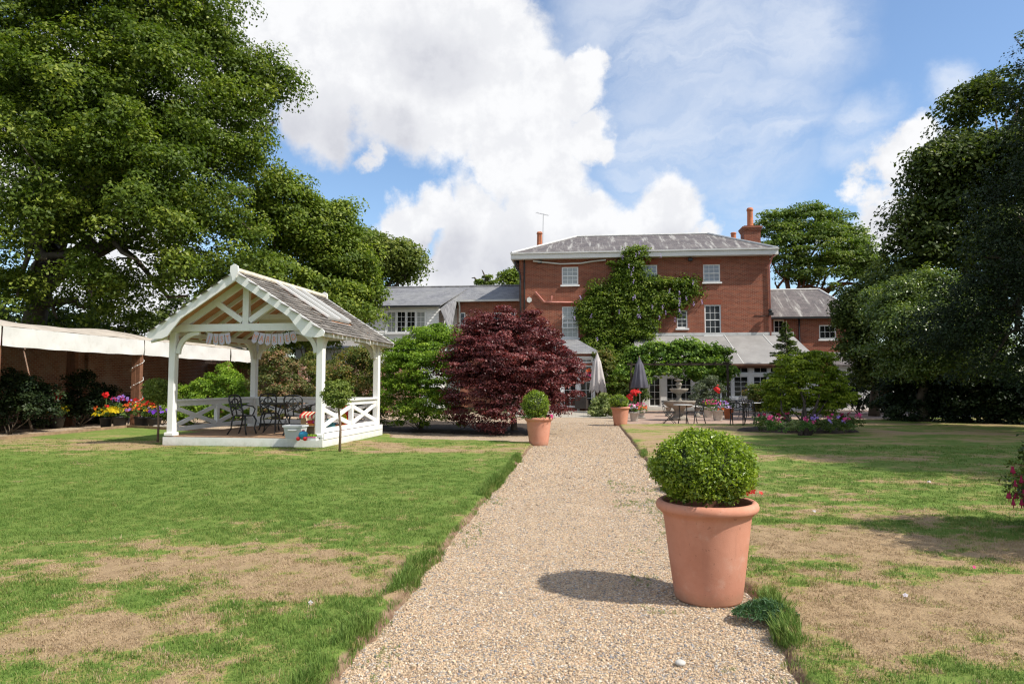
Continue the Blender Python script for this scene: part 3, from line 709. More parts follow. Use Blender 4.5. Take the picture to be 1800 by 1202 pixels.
for (x0, x1, y0, y1, dens, sc_) in ((-6, 7.5, 2.4, 5, 480, 1.), (-8, 9, 5, 8, 300, 1.05), (-11, 12, 8, 12, 130, 1.3), (-15, 16, 12, 17, 45, 1.6)):
    x, y = scatter(x0, x1, y0, y1, int((x1-x0)*(y1-y0)*dens)); gx.append(x); gy.append(y); gs.append(np.full(len(x), sc_))
gx = np.concatenate(gx); gy = np.concatenate(gy); gs = np.concatenate(gs)
z, d = lawn_z(gx, gy); dr = dryness(gx, gy)
kp = (d < -.03) & (rng.random(len(gx)) < 1.05-.45*dr)
gx, gy, gs, z, d, dr = gx[kp], gy[kp], gs[kp], z[kp], d[kp], dr[kp]
hh = (1.05-.5*dr)*rng.uniform(.6, 1.2, len(gx))*(.55+.9*fbm(gx*1.7, gy*1.7, 3))
tufts = [tuft_mesh('grass_tuft', 22, .026, .055, i, .0038) for i in range(6)]
instanced('lawn_grass', np.stack([gx, gy, z], 1), tufts, 'blade', {'rot': np.stack([rng.normal(size=len(gx))*.08, rng.normal(size=len(gx))*.08, rng.uniform(0, 2*PI, len(gx))], 1),
    'scl': np.stack([gs, gs, gs**.35*hh], 1), 'dry': dr}, 'short mown grass, green with straw-coloured dry patches, on both lawns', 'grass')
# longer fringe hanging over the lawn edges
x, y = np.concatenate([rng.uniform(XL-.35, XL+.3, 30000), rng.uniform(XR-.3, XR+.35, 30000)]), rng.uniform(2.4, 15, 60000)
z, d = lawn_z(x, y); g_ = fbm(x*2.3+50, y*1.1, 3)
kp = (d < -.02) & (d > -.13) & (g_ > .54) & (rng.random(len(x)) < .6)
x, y, z, g_ = x[kp], y[kp], z[kp], g_[kp]
long_t = [tuft_mesh('edge_tuft', 12, .07, .035, 30+i) for i in range(3)]
s_ = rng.uniform(.5, 1., len(x))*(.5+1.2*(g_-.46)*4)
wx_ = np.concatenate([rng.uniform(.35, 1.15, 5000), rng.uniform(-1.3, -1.0, 1500)]); wy_ = rng.uniform(2.6, 11, 6500)
wk = (fbm(wx_*2.1+11, wy_*1.7+3, 4, .7) > .60) & (rng.random(6500) < .5)
wx_, wy_ = wx_[wk], wy_[wk]; x = np.concatenate([x, wx_]); y = np.concatenate([y, wy_]); z = np.concatenate([z, np.full(len(wx_), .004)]); s_ = np.concatenate([s_, rng.uniform(.18, .45, len(wx_))])
instanced('edge_grass', np.stack([x, y, z], 1), long_t, 'blade', {'rot': np.stack([rng.normal(size=len(x))*.2, rng.normal(size=len(x))*.2, rng.uniform(0, 2*PI, len(x))], 1),
    'scl': np.stack([s_]*3, 1), 'dry': np.full(len(x), .05)}, 'longer green grass fringing the edges of the gravel path', 'grass')
def pebble(seed):
    rg = np.random.default_rng(seed)
    import bmesh
    bm = bmesh.new(); bmesh.ops.create_icosphere(bm, subdivisions=1, radius=.5)
    sc = rg.uniform(.7, 1.15, 3)*np.array([1, 1, .65])
    for v_ in bm.verts: v_.co = Vector([v_.co[i]*sc[i]*(1+rg.normal()*.12) for i in range(3)])
    me = bpy.data.meshes.new('pebble'); bm.to_mesh(me); bm.free(); me.materials.append(M['pebble']); return bpy.data.objects.new('pebble', me)
px_, py_ = [], []
for (x0, x1, y0, y1, n) in ((-1.5, 1.5, 2.4, 4.6, 52000), (-1.5, 1.3, 4.6, 8., 40000), (-1.4, 1.25, 8, 13, 30000), (-1.4, 1.4, 13, 20, 16000), (-1.4, 1.4, 20, 27, 6000)):
    a, b_ = scatter(x0, x1, y0, y1, n); px_.append(a); py_.append(b_)
a = np.concatenate(px_); b_ = np.concatenate(py_)
zl, dl = lawn_z(a, b_); kp = dl > -.02+.05*rng.random(len(a)); a, b_, dl = a[kp], b_[kp], dl[kp]
ps = np.exp(rng.normal(size=len(a))*.32)*.0100*np.clip(b_/7, 1, 1.9)
big = rng.random(len(a)) < .004; ps[big] *= 2.0
zz = (fbm(a*1.3, b_*1.3, 3)-.5)*.02
instanced('path_gravel', np.stack([a, b_, zz+ps*.15], 1), [pebble(i) for i in range(5)], 'pebble', {'rot': rng.uniform(0, 6.28, (len(a), 3))*np.array([.15, .15, 1]), 'scl': np.stack([ps]*3, 1)},
    'loose pea gravel in cream, tan and grey on the garden path', 'gravel')
# ------------------------------------------------------------------ buildings
def wall_open(mb, x0, x1, z0, z1, y, ops, depth=.12, back=None):
    """front wall in the plane y with real openings (x0,x1,z0,z1) that have reveals"""
    X = sorted(set([x0, x1]+[o[0] for o in ops]+[o[1] for o in ops])); Z = sorted(set([z0, z1]+[o[2] for o in ops]+[o[3] for o in ops]))
    for i in range(len(X)-1):
        for j in range(len(Z)-1):
            cx, cz = (X[i]+X[i+1])/2, (Z[j]+Z[j+1])/2
            if any(o[0] < cx < o[1] and o[2] < cz < o[3] for o in ops): continue
            mb.add([(X[i], y, Z[j]), (X[i+1], y, Z[j]), (X[i+1], y, Z[j+1]), (X[i], y, Z[j+1])], [(0, 1, 2, 3)])
    for a, b, c, d in ops:
        e = y+depth
        mb.add([(a, y, c), (b, y, c), (b, y, d), (a, y, d), (a, e, c), (b, e, c), (b, e, d), (a, e, d)], [(0, 4, 5, 1), (1, 5, 6, 2), (2, 6, 7, 3), (3, 7, 4, 0)])
def window(parent, rel, o, y, cols, rows, glass='glass', fr=.075, bar=.022, meet=True, sill=True, name='window', tilt=0., mat='white_fresh', pane_name='pane'):
    """o = opening (x0,x1,z0,z1); frame with glazing bars, each pane and the sill as children"""
    x0, x1, z0, z1 = o; y = y+.05; m = MB()
    m.box(x0, x0+fr, y, y+.07, z0, z1); m.box(x1-fr, x1, y, y+.07, z0, z1); m.box(x0+fr, x1-fr, y, y+.07, z1-fr, z1); m.box(x0+fr, x1-fr, y, y+.07, z0, z0+fr*1.2)
    zm = (z0+z1)/2
    if meet: m.box(x0+fr, x1-fr, y-.006, y+.06, zm-.03, zm+.03)
    halves = [(z0+fr*1.2, zm-.03), (zm+.03, z1-fr)] if meet else [(z0+fr*1.2, z1-fr)]
    rr = rows//2 if meet else rows
    panes = []
    W = (x1-x0-2*fr); cw = (W-(cols-1)*bar)/cols
    for (a, b) in halves:
        rh = (b-a-(rr-1)*bar)/rr
        for i in range(cols-1):
            xx = x0+fr+cw*(i+1)+bar*i; m.box(xx, xx+bar, y+.012, y+.045, a, b)
        for j in range(rr-1):
            zz = a+rh*(j+1)+bar*j
            for i in range(cols): m.box(x0+fr+i*(cw+bar), x0+fr+i*(cw+bar)+cw, y+.014, y+.043, zz, zz+bar)
        for j in range(rr):
            for i in range(cols): panes.append((x0+fr+i*(cw+bar)+cw/2, a+j*(rh+bar)+rh/2, cw, rh))
    f = m.build(name, mat, parent, rel)
    me = None
    for (cx, cz, pw, ph) in panes:
        key = (round(pw, 3), round(ph, 3), glass)
        me = _panes.get(key)
        if me is None:
            t = MB().box(-pw/2-.004, pw/2+.004, -.003, .003, -ph/2-.004, ph/2+.004); q = t.build(pane_name, glass, f); _panes[key] = q.data
        else:
            q = bpy.data.objects.new(pane_name, me); COL.objects.link(q); q.parent = f
        q.location = (cx-rel[0], y+.028-rel[1], cz-rel[2])
    if sill:
        MB().box(x0-.08, x1+.08, y-.16, y+.004, z0-.10, z0-.004).build('sill', mat, f, rel)
    return f
_panes = {}
def PX(px0, px1, py0, py1, Y):      # opening measured on the photo, in the wall plane Y
    a = AY(px0, (py0+py1)/2, Y); b = AY(px1, (py0+py1)/2, Y); c = AY((px0+px1)/2, py1, Y); d = AY((px0+px1)/2, py0, Y)
    return (a[0], b[0], c[2], d[2])
def X_(px, Y, py=600): return AY(px, py, Y)[0]
def Z_(py, Y, px=1130): return AY(px, py, Y)[2]
def quad(mb, a, b, c, d): mb.add([a, b, c, d], [(0, 1, 2, 3)])
def slab(mb, pts, t):     # roof plane with thickness
    P = [tuple(p) for p in pts]; n = len(P); Q = [(p[0], p[1], p[2]-t) for p in P]
    mb.add(P+Q, [tuple(range(n)), tuple(range(2*n-1, n-1, -1))]+[(i, i+n, (i+1) % n+n, (i+1) % n) for i in range(n)])

# main house
M['arch'] = plain('rubbed_brick_arch', (.29, .082, .045), .85, .1, 6.)
YF = 43.0; YB = 52.5
hx0, hx1 = X_(913, YF), X_(1356, YF); ze = Z_(452, YF)
HB = ((hx0+hx1)/2, YF, 0)
house = thing('brick_house', 'three-storey red brick country house with hipped slate roof and deep white eaves', 'house', HB)
WIN = [  # px0, px1, py0, py1, cols, rows, glass
 (987.5,1016.5,469,501,3,4,'curtain'),(1126,1155.5,465.5,495,3,4,'glass_blue'),(1236,1266,464.5,496,3,4,'glass_blue'),
 (988,1016.5,538.6,594,3,6,'curtain'),(1138,1156.5,564,587,2,2,'glass'),(1189.5,1208.5,545,577,2,4,'glass'),(1238.5,1267.5,535.5,589,3,4,'glass')]
ops = [PX(*wn[:4], YF) for wn in WIN]
b = MB(); wall_open(b, hx0, hx1, 0, ze, YF, ops)
b.add([(hx0, YF, 0), (hx0, YB, 0), (hx0, YB, ze), (hx0, YF, ze)], [(3, 2, 1, 0)]); b.add([(hx1, YF, 0), (hx1, YB, 0), (hx1, YB, ze), (hx1, YF, ze)], [(0, 1, 2, 3)])
b.add([(hx0, YB, 0), (hx1, YB, 0), (hx1, YB, ze), (hx0, YB, ze)], [(3, 2, 1, 0)])
b.build('wall', 'brick', house, HB)
MB().box(hx0+.1, hx1-.1, YF+.2, YF+.25, .1, ze-.1).build('room_shade_sheet', 'dark', house, HB)  # flat dark sheet, room shade as colour behind the openings
for wn, o in zip(WIN, ops):
    f = window(house, HB, o, YF, wn[4], wn[5], wn[6], sill=wn[4] > 2 or True)
    # rubbed brick flat arch over the opening, slightly proud
for wn, o in zip(WIN, ops):
    arch = MB(); n = 9; W = o[1]-o[0]
    for i in range(n):
        u0, u1 = (i+.04)/n, (i+.96)/n
        xa, xb = o[0]+W*u0, o[0]+W*u1; s0, s1 = (u0-.5)*.22, (u1-.5)*.22
        arch.add([(xa, YF-.006, o[3]), (xb, YF-.006, o[3]), (xb+s1, YF-.006, o[3]+.30), (xa+s0, YF-.006, o[3]+.30)], [(0, 1, 2, 3)])
    tag(arch.build('window_arch', 'arch', house, HB), kind='stuff')
M['arch_'] = plain('rubbed_brick_arch', (.38, .10, .05), .85, .1, 6.)
# open sash leaning out in the lower left window
o = ops[3]
b = MB(); za = o[2]+.62; zb = o[2]+1.22
for (p, q) in (((o[0]+.06, YF-.02, zb), (o[0]+.02, YF-.16, za)), ((o[1]-.06, YF-.02, zb), (o[1]-.02, YF-.16, za)), ((o[0]+.06, YF-.02, zb), (o[1]-.06, YF-.02, zb)), ((o[0]+.02, YF-.16, za), (o[1]-.02, YF-.16, za)), ((o[0]+.04, YF-.09, (za+zb)/2), (o[1]-.04, YF-.09, (za+zb)/2))): b.beam(p, q, .05, .05)
for t in (.33, .66):
    xx = o[0]+(o[1]-o[0])*t; b.beam((xx, YF-.02, zb), (xx, YF-.16, za), .03, .03)
b.build('open_sash', 'white_fresh', house, HB)
# eaves, gutter and roof
ov = .50; ex0, ex1, ey0, ey1 = hx0-ov, hx1+ov*.8, YF-ov, YB+ov
b = MB(); b.box(ex0, ex1, ey0, ey0+.12, ze-.06, ze+.30); b.box(ex0, ex0+.12, ey0+.12, ey1, ze-.06, ze+.30); b.box(ex1-.12, ex1, ey0+.12, ey1, ze-.06, ze+.30); b.box(ex0+.12, ex1-.12, ey0+.12, YF+.02, ze-.05, ze-.005)
b.build('fascia', 'white', house, HB)
MB().box(ex0-.03, ex1+.03, ey0-.09, ey0-.003, ze+.24, ze+.33).build('gutter', 'lead_light', house, HB)
YR = (YF+YB)/2; zr = Z_(414, YR); rx0, rx1 = X_(1013, YR, 415), X_(1244, YR, 413)
zt = ze+.31; E = [(ex0+.05, ey0+.05, zt), (ex1-.05, ey0+.05, zt), (ex1-.05, ey1, zt), (ex0+.05, ey1, zt)]; R0, R1 = (rx0, YR, zr), (rx1, YR, zr)
b = MB(); b.add([E[0], E[1], R1, R0], [(0, 1, 2, 3)]); b.add([E[1], E[2], R1], [(0, 1, 2)]); b.add([E[2], E[3], R0, R1], [(0, 1, 2, 3)]); b.add([E[3], E[0], R0], [(0, 1, 2)])
roof = b.build('roof', 'slate', house, HB)
b = MB()
for p, q in ((E[0], R0), (E[1], R1), (R0, R1)): b.tube([(p[0], p[1], p[2]+.03), (q[0], q[1], q[2]+.03)], .085, 6)
b.build('ridge_capping', 'lead_light', roof, HB)
def chimney(px, ytop, ypot, ybase, Y, wd, potr, parent, rel, n=1, cap=True):
    c = AY(px, ybase, Y); zt_ = Z_(ypot, Y, px); zz = Z_(ytop, Y, px)
    b = MB(); b.box(c[0]-wd/2, c[0]+wd/2, Y-wd/2, Y+wd/2, c[2]-1.6, zt_-.35)
    for i in range(3): b.box(c[0]-wd/2-.04*(i+1), c[0]+wd/2+.04*(i+1), Y-wd/2-.04*(i+1), Y+wd/2+.04*(i+1), zt_-.347+i*.1, zt_-.25+i*.1)
    b.box(c[0]-wd/2, c[0]+wd/2, Y-wd/2, Y+wd/2, zt_-.047, zt_+.02)
    s = b.build('chimney', 'brick', parent, rel)
    h = zz-zt_; p = MB()
    p.lathe([(potr*1.12, .02), (potr*1.05, .10), (potr, .14), (potr*.92, h*.8), (potr*.96, h*.84), (potr*1.1, h*.86), (potr*1.1, h*.93), (potr*.95, h*.95), (potr*.9, h), (potr*.7, h), (potr*.7, h-.3)], 16, (c[0], Y, zt_))
    p.build('chimney_pot', 'terracotta_dark', s, rel, True)
chimney(1319.5, 366, 400, 432, 46.5, 1.05, .20, house, HB)
chimney(1289.5, 409, 424, 426, 49.5, .6, .19, house, HB)
chimney(948.5, 408, 434, 440, 47.5, .55, .19, house, HB)
# pipes, alarm box, cable
def pipe(name, pts, r, mat, parent, rel, n=8): return MB().tube(pts, r, n).build(name, mat, parent, rel, True)
pipe('downpipe', [(hx0+.32, YF-.03, ze), (hx0+.32, YF-.07, ze-.4), (hx0+.32, YF-.07, 0)], .05, 'black_metal', house, HB)
pipe('downpipe', [AY(905, 460, YF-.3), AY(907, 470, YF-.1), AY(913, 478, YF-.1), AY(914.5, 485, YF-.1), AY(916, 720, YF-.1)], .055, 'black_metal', house, HB)
pipe('waste_pipe', [AY(941, 513, YF-.08), AY(957, 531, YF-.08), AY(1018, 532, YF-.08)], .055, 'pink_pipe', house, HB)
pipe('waste_pipe_stub', [AY(957, 531, YF-.1), AY(970, 529, YF-.1), AY(970, 520, YF-.1)], .035, 'pink_pipe', house, HB)
pipe('hose', [AY(937, 459, YF-.3), AY(955, 461, YF-.12), AY(985, 464, YF-.12), AY(1020, 463, YF-.12), AY(1045, 459, YF-.12), AY(1065, 457, YF-.3)], .05, 'pvc', house, HB)
pipe('corner_downpipe', [(ex1-.15, ey0+.1, ze+.05), (ex1-.30, YF-.25, ze-.2), (hx1-.05, YF-.08, ze-.7), (hx1-.05, YF-.08, 4.3)], .05, 'pink_pipe', house, HB)
c = AY(930.5, 527.5, YF); b = MB(); n = 6
b.prism([(c[0]+.17*math.cos(i*PI/3+PI/6), c[2]+.19*math.sin(i*PI/3+PI/6)) for i in range(6)], YF-.14, YF-.002); b.build('alarm_box', 'pvc', house, HB)
for px, py in ((949, 461), (1213, 456.5)):
    c = AY(px, py, YF); MB().box(c[0]-.12, c[0]+.12, YF-.2, YF-.003, c[2]-.1, c[2]+.08).build('security_light', 'black_metal', house, HB)
c = AY(1354, 546, YF-.3); b = MB(); b.ball(c, .13, 8, 6); b.beam((c[0], YF-.3, c[2]-.05), (c[0], YF, c[2]-.25), .05, .05); b.box(c[0]-.1, c[0]+.16, YF-.42, YF-.22, c[2]-.28, c[2]-.12); b.build('lantern', 'black_metal', house, HB)
pipe('wire', [AY(1325, 555, YF-.02), AY(1354, 555, YF-.02)], .015, 'black_metal', house, HB, 4)
# television aerial
a = AY(954, 436, 47.3); t = thing('tv_aerial', 'thin television aerial on a pole above the left chimney', 'aerial', a)
top = AY(955, 376, 47.3)
MB().tube([a, top], .022, 6).build('pole', 'rail_metal', t, a)
b = MB(); p0 = AY(943, 374, 47); p1 = AY(964, 379, 47.6); b.tube([p0, p1], .018, 5)
for i in range(9):
    u = i/8; q = p0*(1-u)+p1*u; b.tube([q+np.array([-.05, -.22, -.10]), q+np.array([.05, .22, .10])], .008, 4)
b.build('aerial_rods', 'rail_metal', t, a)

# right wing
YW = 44.5
wx0, wx1 = hx1-.02, X_(1508, YW); wz = Z_(560, YW)
WB = ((wx0+wx1)/2, YW, 0); wing = thing('brick_wing', 'lower brick side wing with streaked slate roof right of the main house', 'house', WB)
W2 = [(1360,1379,562,588,2,2,'glass'),(1440,1470,571,596,3,2,'glass')]
ops = [PX(*wn[:4], YW) for wn in W2]
b = MB(); wall_open(b, wx0, wx1, 0, wz, YW, ops); quad(b, (wx1, YW, 0), (wx1, YW+6, 0), (wx1, YW+6, wz), (wx1, YW, wz)); b.build('wall', 'brick', wing, WB)
MB().box(wx0+.1, wx1-.1, YW+.2, YW+.25, .1, wz-.1).build('room_shade_sheet', 'dark', wing, WB)
for wn, o in zip(W2, ops): window(wing, WB, o, YW, wn[4], wn[5], wn[6], meet=False)
zr2 = Z_(513, YW+3.2); rx = X_(1438, YW+3.2, 513)
a0, a1, r0, r1, a2 = (wx0, YW-.3, wz), (wx1+.3, YW-.3, wz), (wx0, YW+3.2, zr2), (rx, YW+3.2, zr2), (wx1+.3, YW+6.5, wz)
b = MB(); slab(b, [a0, a1, r1, r0], .06); slab(b, [a1, a2, r1], .06); slab(b, [a2, (wx0, YW+6.5, wz), r0, r1], .06); rf = b.build('roof', 'slate', wing, WB)
b = MB(); b.tube([a1, r1], .09, 6); b.tube([r1, r0], .09, 6); b.build('ridge_capping', 'lead_light', rf, WB)
MB().box(wx0, wx1+.3, YW-.42, YW-.31, wz-.14, wz-.01).build('gutter', 'black_metal', wing, WB)
x = X_(1405, YW); pipe('downpipe', [(x, YW-.06, wz-.1), (x, YW-.06, 2.)], .05, 'black_metal', wing, WB)

# lean-to garden room
YC = 39.5; cx0, cx1 = X_(1128, YC), X_(1438, YC); zc = Z_(640, YC, 1300)
CB = ((cx0+cx1)/2, YC, 0); con = thing('garden_room', 'single-storey white garden room with shallow grey lead roof behind the terrace', 'garden room', CB)
W3 = [(1141,1161,664,714,2,4),(1171.5,1192,664,714,2,4),(1196,1216,664,714,2,4),(1268,1286.5,645,656,2,1),(1290,1316,645,656,2,1),(1324.5,1350,645,656,2,1),(1354,1380,645,656,2,1),
      (1268,1286.5,661,698,2,4),(1290,1316,661,698,2,4),(1324.5,1350,661,698,2,4),(1354,1380,661,698,2,4)]
ops = [PX(*wn[:4], YC) for wn in W3]
b = MB(); wall_open(b, cx0, cx1, 0, zc, YC, ops); quad(b, (cx1, YC, 0), (cx1, YF, 0), (cx1, YF, zc), (cx1, YC, zc)); quad(b, (cx0, YF, 0), (cx0, YC, 0), (cx0, YC, zc), (cx0, YF, zc)); b.build('wall', 'white', con, CB)
MB().box(cx0+.1, cx1-.1, YC+.2, YC+.25, .05, zc-.1).build('room_shade_sheet', 'dark', con, CB)
for i, (wn, o) in enumerate(zip(W3, ops)): window(con, CB, o, YC, wn[4], wn[5], 'glass', meet=False, sill=False, fr=.05, name='french_door' if i < 3 else 'window')
s0, s1 = X_(1262, YC), X_(1384, YC); zs = Z_(698.5, YC, 1300); MB().box(s0, s1, YC-.22, YC-.004, zs-.14, zs).build('window_sill', 'white_fresh', con, CB)
b = MB()
for i in range(5): b.box(s0+.05, s1-.05, YC-.03-.012*(i % 2), YC-.004, zs-.16-.17*(i+1), zs-.17-.17*i)
tag(b.build('weatherboard', 'white', con, CB), kind='stuff')
zq = Z_(589, YF, 1300); tl, tr = X_(1113, YF), X_(1392, YF); bl, br = X_(1120, YC-.35), X_(1446, YC-.35)
b = MB(); slab(b, [(bl, YC-.35, zc+.02), (br, YC-.35, zc+.02), (tr, YF-.01, zq), (tl, YF-.01, zq)], .08); rf = b.build('roof', 'lead', con, CB)
b = MB()
for u in (.08, .32, .58, .82):
    p = np.array([bl+(br-bl)*u, YC-.3, zc+.05]); q = np.array([tl+(tr-tl)*u, YF-.05, zq+.03]); b.tube([p-np.array([0,0,.035]), q-np.array([0,0,.035])], .03, 6)
b.build('roof_rolls', 'pvc', rf, CB)
MB().box(tl-.1, tr+.1, YF-.09, YF-.004, zq-.02, zq+.16).build('flashing', 'lead_light', rf, CB)
MB().box(bl, br, YC-.48, YC-.36, zc-.11, zc).build('gutter', 'wood_dark', con, CB)
MB().box(bl+.1, br-.1, YC-.34, YC-.22, zc-.22, zc-.08).build('fascia', 'wood_dark', con, CB)

# porch with french doors
YP = 38.6; p0_, p1_ = X_(975, YP), X_(1046, YP); zp = Z_(619, YP, 1010)
PB = ((p0_+p1_)/2, YP, 0); por = thing('brick_porch', 'small brick porch with hipped slate roof and white french doors behind the maple', 'porch', PB)
ops = [PX(1019, 1041.5, 630, 638, YP), PX(1019, 1041.5, 642, 716, YP), PX(990, 1014, 630, 638, YP), PX(990, 1014, 642, 716, YP)]
b = MB(); wall_open(b, p0_, p1_, 0, zp, YP, ops); quad(b, (p1_, YP, 0), (p1_, YF, 0), (p1_, YF, zp), (p1_, YP, zp)); b.build('wall', 'brick', por, PB)
zz = Z_(630, YP, 1010)
b = MB(); b.box(p0_+.3, ops[2][0], YP-.03, YP-.004, 0, zz+.12); b.box(ops[2][1], ops[0][0], YP-.03, YP-.004, 0, zz+.12); b.box(ops[0][1], p1_-.02, YP-.03, YP-.004, 0, zz+.12)
b.box(ops[2][0], ops[2][1], YP-.03, YP-.004, zz, zz+.12); b.box(ops[0][0], ops[0][1], YP-.03, YP-.004, zz, zz+.12)
b.build('door_surround', 'white_fresh', por, PB)
MB().box(p0_+.1, p1_-.1, YP+.2, YP+.25, .05, zp-.1).build('room_shade_sheet', 'dark', por, PB)
for i, o in enumerate(ops): window(por, PB, o, YP, 2, 1 if i in (0, 2) else 5, 'glass', meet=False, sill=False, name='fanlight' if i in (0, 2) else 'french_door')
zk = Z_(597, YP+1.8, 1017); xk = X_(1016, YP+1.8)
b = MB(); slab(b, [(p0_-.3, YP-.3, zp), (p1_+.25, YP-.3, zp), (xk, YP+1.8, zk), (p0_-.3, YP+1.8, zk)], .06); slab(b, [(p1_+.25, YP-.3, zp), (p1_+.25, YF-.02, zp), (xk, YF-.02, zk), (xk, YP+1.8, zk)], .06); slab(b, [(p0_-.3, YP+1.8, zk), (xk, YP+1.8, zk), (xk, YF-.02, zk), (p0_-.3, YF-.02, zk)], .06)
b.build('roof', 'slate_dark', por, PB)
MB().box(p0_-.3, p1_+.28, YP-.38, YP-.305, zp-.10, zp).build('gutter', 'lead_light', por, PB)

# long slate-roofed wing on the left: white dormered part and brick link
YL = 47.; zl = Z_(505, YL, 760); L0, L1 = X_(560, YL, 505), hx0-.02
LB = ((L0+L1)/2, 43, 0); lw = thing('slate_roofed_wing', 'long slate-roofed wing with white boarded dormer, left of the house', 'house', LB)
YD = 41.9; YK = 44.
zd = Z_(538, YD, 700); dxa, dxb = X_(560, YD), X_(771, YD); zk2 = Z_(527.5, YK, 860); kx0 = X_(804, YK)
xs_ = X_(806, YL-2.)
b = MB()
slab(b, [(L0, YD-.3, zd), (dxb+.15, YD-.3, zd), (dxb+.15+1.0, YL, zl), (L0, YL, zl)], .07)
lowz = 4.3
slab(b, [(dxb+.16, YD-.29, lowz+1.9), (kx0, YK-2.2, lowz+.35), (kx0, YK-.3, zk2-.05), (kx0, YL, zl-.005), (dxb+1.16, YL, zl-.005)][0:5], .07)
slab(b, [(kx0, YK-.3, zk2), (L1, YK-.3, zk2), (L1, YL, zl), (kx0, YL, zl)], .07)
slab(b, [(L0, YL, zl), (L1, YL, zl), (L1, YL+5, zl-2.2), (L0, YL+5, zl-2.2)], .07)
lr = b.build('roof', 'slate_dark', lw, LB)
MB().tube([(L0, YL, zl+.03), (L1, YL, zl+.03)], .07, 6).build('ridge_capping', 'slate_dark', lr, LB)
W4 = [(680+i*17.2, 695.5+i*17.2, 547, 584, 2, 4) for i in range(4)]
ops = [PX(*wn[:4], YD) for wn in W4]
b = MB(); wall_open(b, dxa, dxb, 0, zd-.05, YD, ops); quad(b, (dxb, YD, 0), (dxb, YK, 0), (dxb, YK, zd-.05), (dxb, YD, zd-.05)); quad(b, (dxb, YK+.5, 0), (kx0+.3, YK+.5, 0), (kx0+.3, YK+.5, 6.5), (dxb, YK+.5, 6.5)); b.build('white_wall', 'render', lw, LB)
b = MB()
z = 4.2
while z < zd-.2:
    for (a, c) in ((dxa, ops[0][0]-.12), (ops[3][1]+.12, dxb)): b.add([(a, YD-.030, z), (c, YD-.030, z), (c, YD-.008, z+.17), (a, YD-.008, z+.17), (a, YD-.004, z), (c, YD-.004, z)], [(0, 1, 2, 3), (4, 5, 1, 0)])
    z += .175
tag(b.build('weatherboard', 'white', lw, LB), kind='stuff')
MB().box(dxa+.1, dxb-.1, YD+.2, YD+.25, .05, zd-.3).build('room_shade_sheet', 'dark', lw, LB)
for i, (wn, o) in enumerate(zip(W4, ops)): window(lw, LB, o, YD, 2, 4, 'curtain' if i in (0, 3) else 'glass', meet=False, sill=False, fr=.05)
b = MB(); b.box(ops[0][0]-.1, ops[3][1]+.1, YD-.10, YD-.004, ops[0][2]-.12, ops[0][2]-.002); b.box(ops[0][0]-.1, ops[3][1]+.1, YD-.035, YD-.004, ops[0][3]+.002, ops[0][3]+.09)
for a in [ops[0][0]-.1, ops[0][1]+.002, ops[1][1]+.002, ops[2][1]+.002, ops[3][1]+.002]: b.box(a, a+.096 if a in (ops[0][0]-.1, ops[3][1]+.002) else a+(ops[1][0]-ops[0][1])-.004, YD-.034, YD-.004, ops[0][2], ops[0][3])
b.build('window_surround', 'white_fresh', lw, LB)
MB().box(dxa, dxb+.15, YD-.42, YD-.31, zd-.12, zd-.01).build('gutter', 'black_metal', lw, LB)
ops = [PX(868, 906, 549, 575, YK), PX(808, 818, 549, 570, YK)]
b = MB(); wall_open(b, kx0, L1, 0, zk2-.05, YK, ops); quad(b, (kx0, YL, 0), (kx0, YK, 0), (kx0, YK, zk2-.05), (kx0, YL, zl-.1)); b.build('brick_wall', 'brick', lw, LB)
MB().box(kx0+.1, L1-.1, YK+.2, YK+.25, .05, zk2-.3).build('room_shade_sheet', 'dark', lw, LB)
window(lw, LB, ops[0], YK, 4, 2, 'glass', meet=False); window(lw, LB, ops[1], YK, 1, 2, 'glass', meet=False)
MB().box(kx0-.1, L1, YK-.44, YK-.31, zk2-.13, zk2-.01).build('gutter', 'lead_light', lw, LB)
pipe('downpipe', [(kx0+.15, YK-.36, zk2-.1), (kx0+.15, YK-.08, zk2-.4), (kx0+.15, YK-.08, .1)], .06, 'pvc', lw, LB)
# low white extension seen through the shrubs
YE = 38.; e0, e1 = X_(520, YE), X_(668, YE); zE = Z_(612, YE, 600); EB = ((e0+e1)/2, YE, 0)
ex = thing('white_outbuilding', 'low white rendered extension with pale grey roof seen beyond the gazebo', 'outbuilding', EB)
ops = [PX(584, 606, 618, 640, YE)]
b = MB(); wall_open(b, e0, e1, 0, zE, YE, ops); quad(b, (e1, YE, 0), (e1, YE+4, 0), (e1, YE+4, zE), (e1, YE, zE)); b.build('wall', 'render', ex, EB)
MB().box(e0+.1, e1-.1, YE+.2, YE+.25, .05, zE-.1).build('room_shade_sheet', 'dark', ex, EB)
window(ex, EB, ops[0], YE, 2, 2, 'glass', meet=False)
b = MB(); slab(b, [(e0-.2, YE-.3, zE), (e1+.2, YE-.3, zE), (e1+.2, YE+4, zE+.75), (e0-.2, YE+4, zE+.75)], .08); b.build('roof', 'lead', ex, EB)
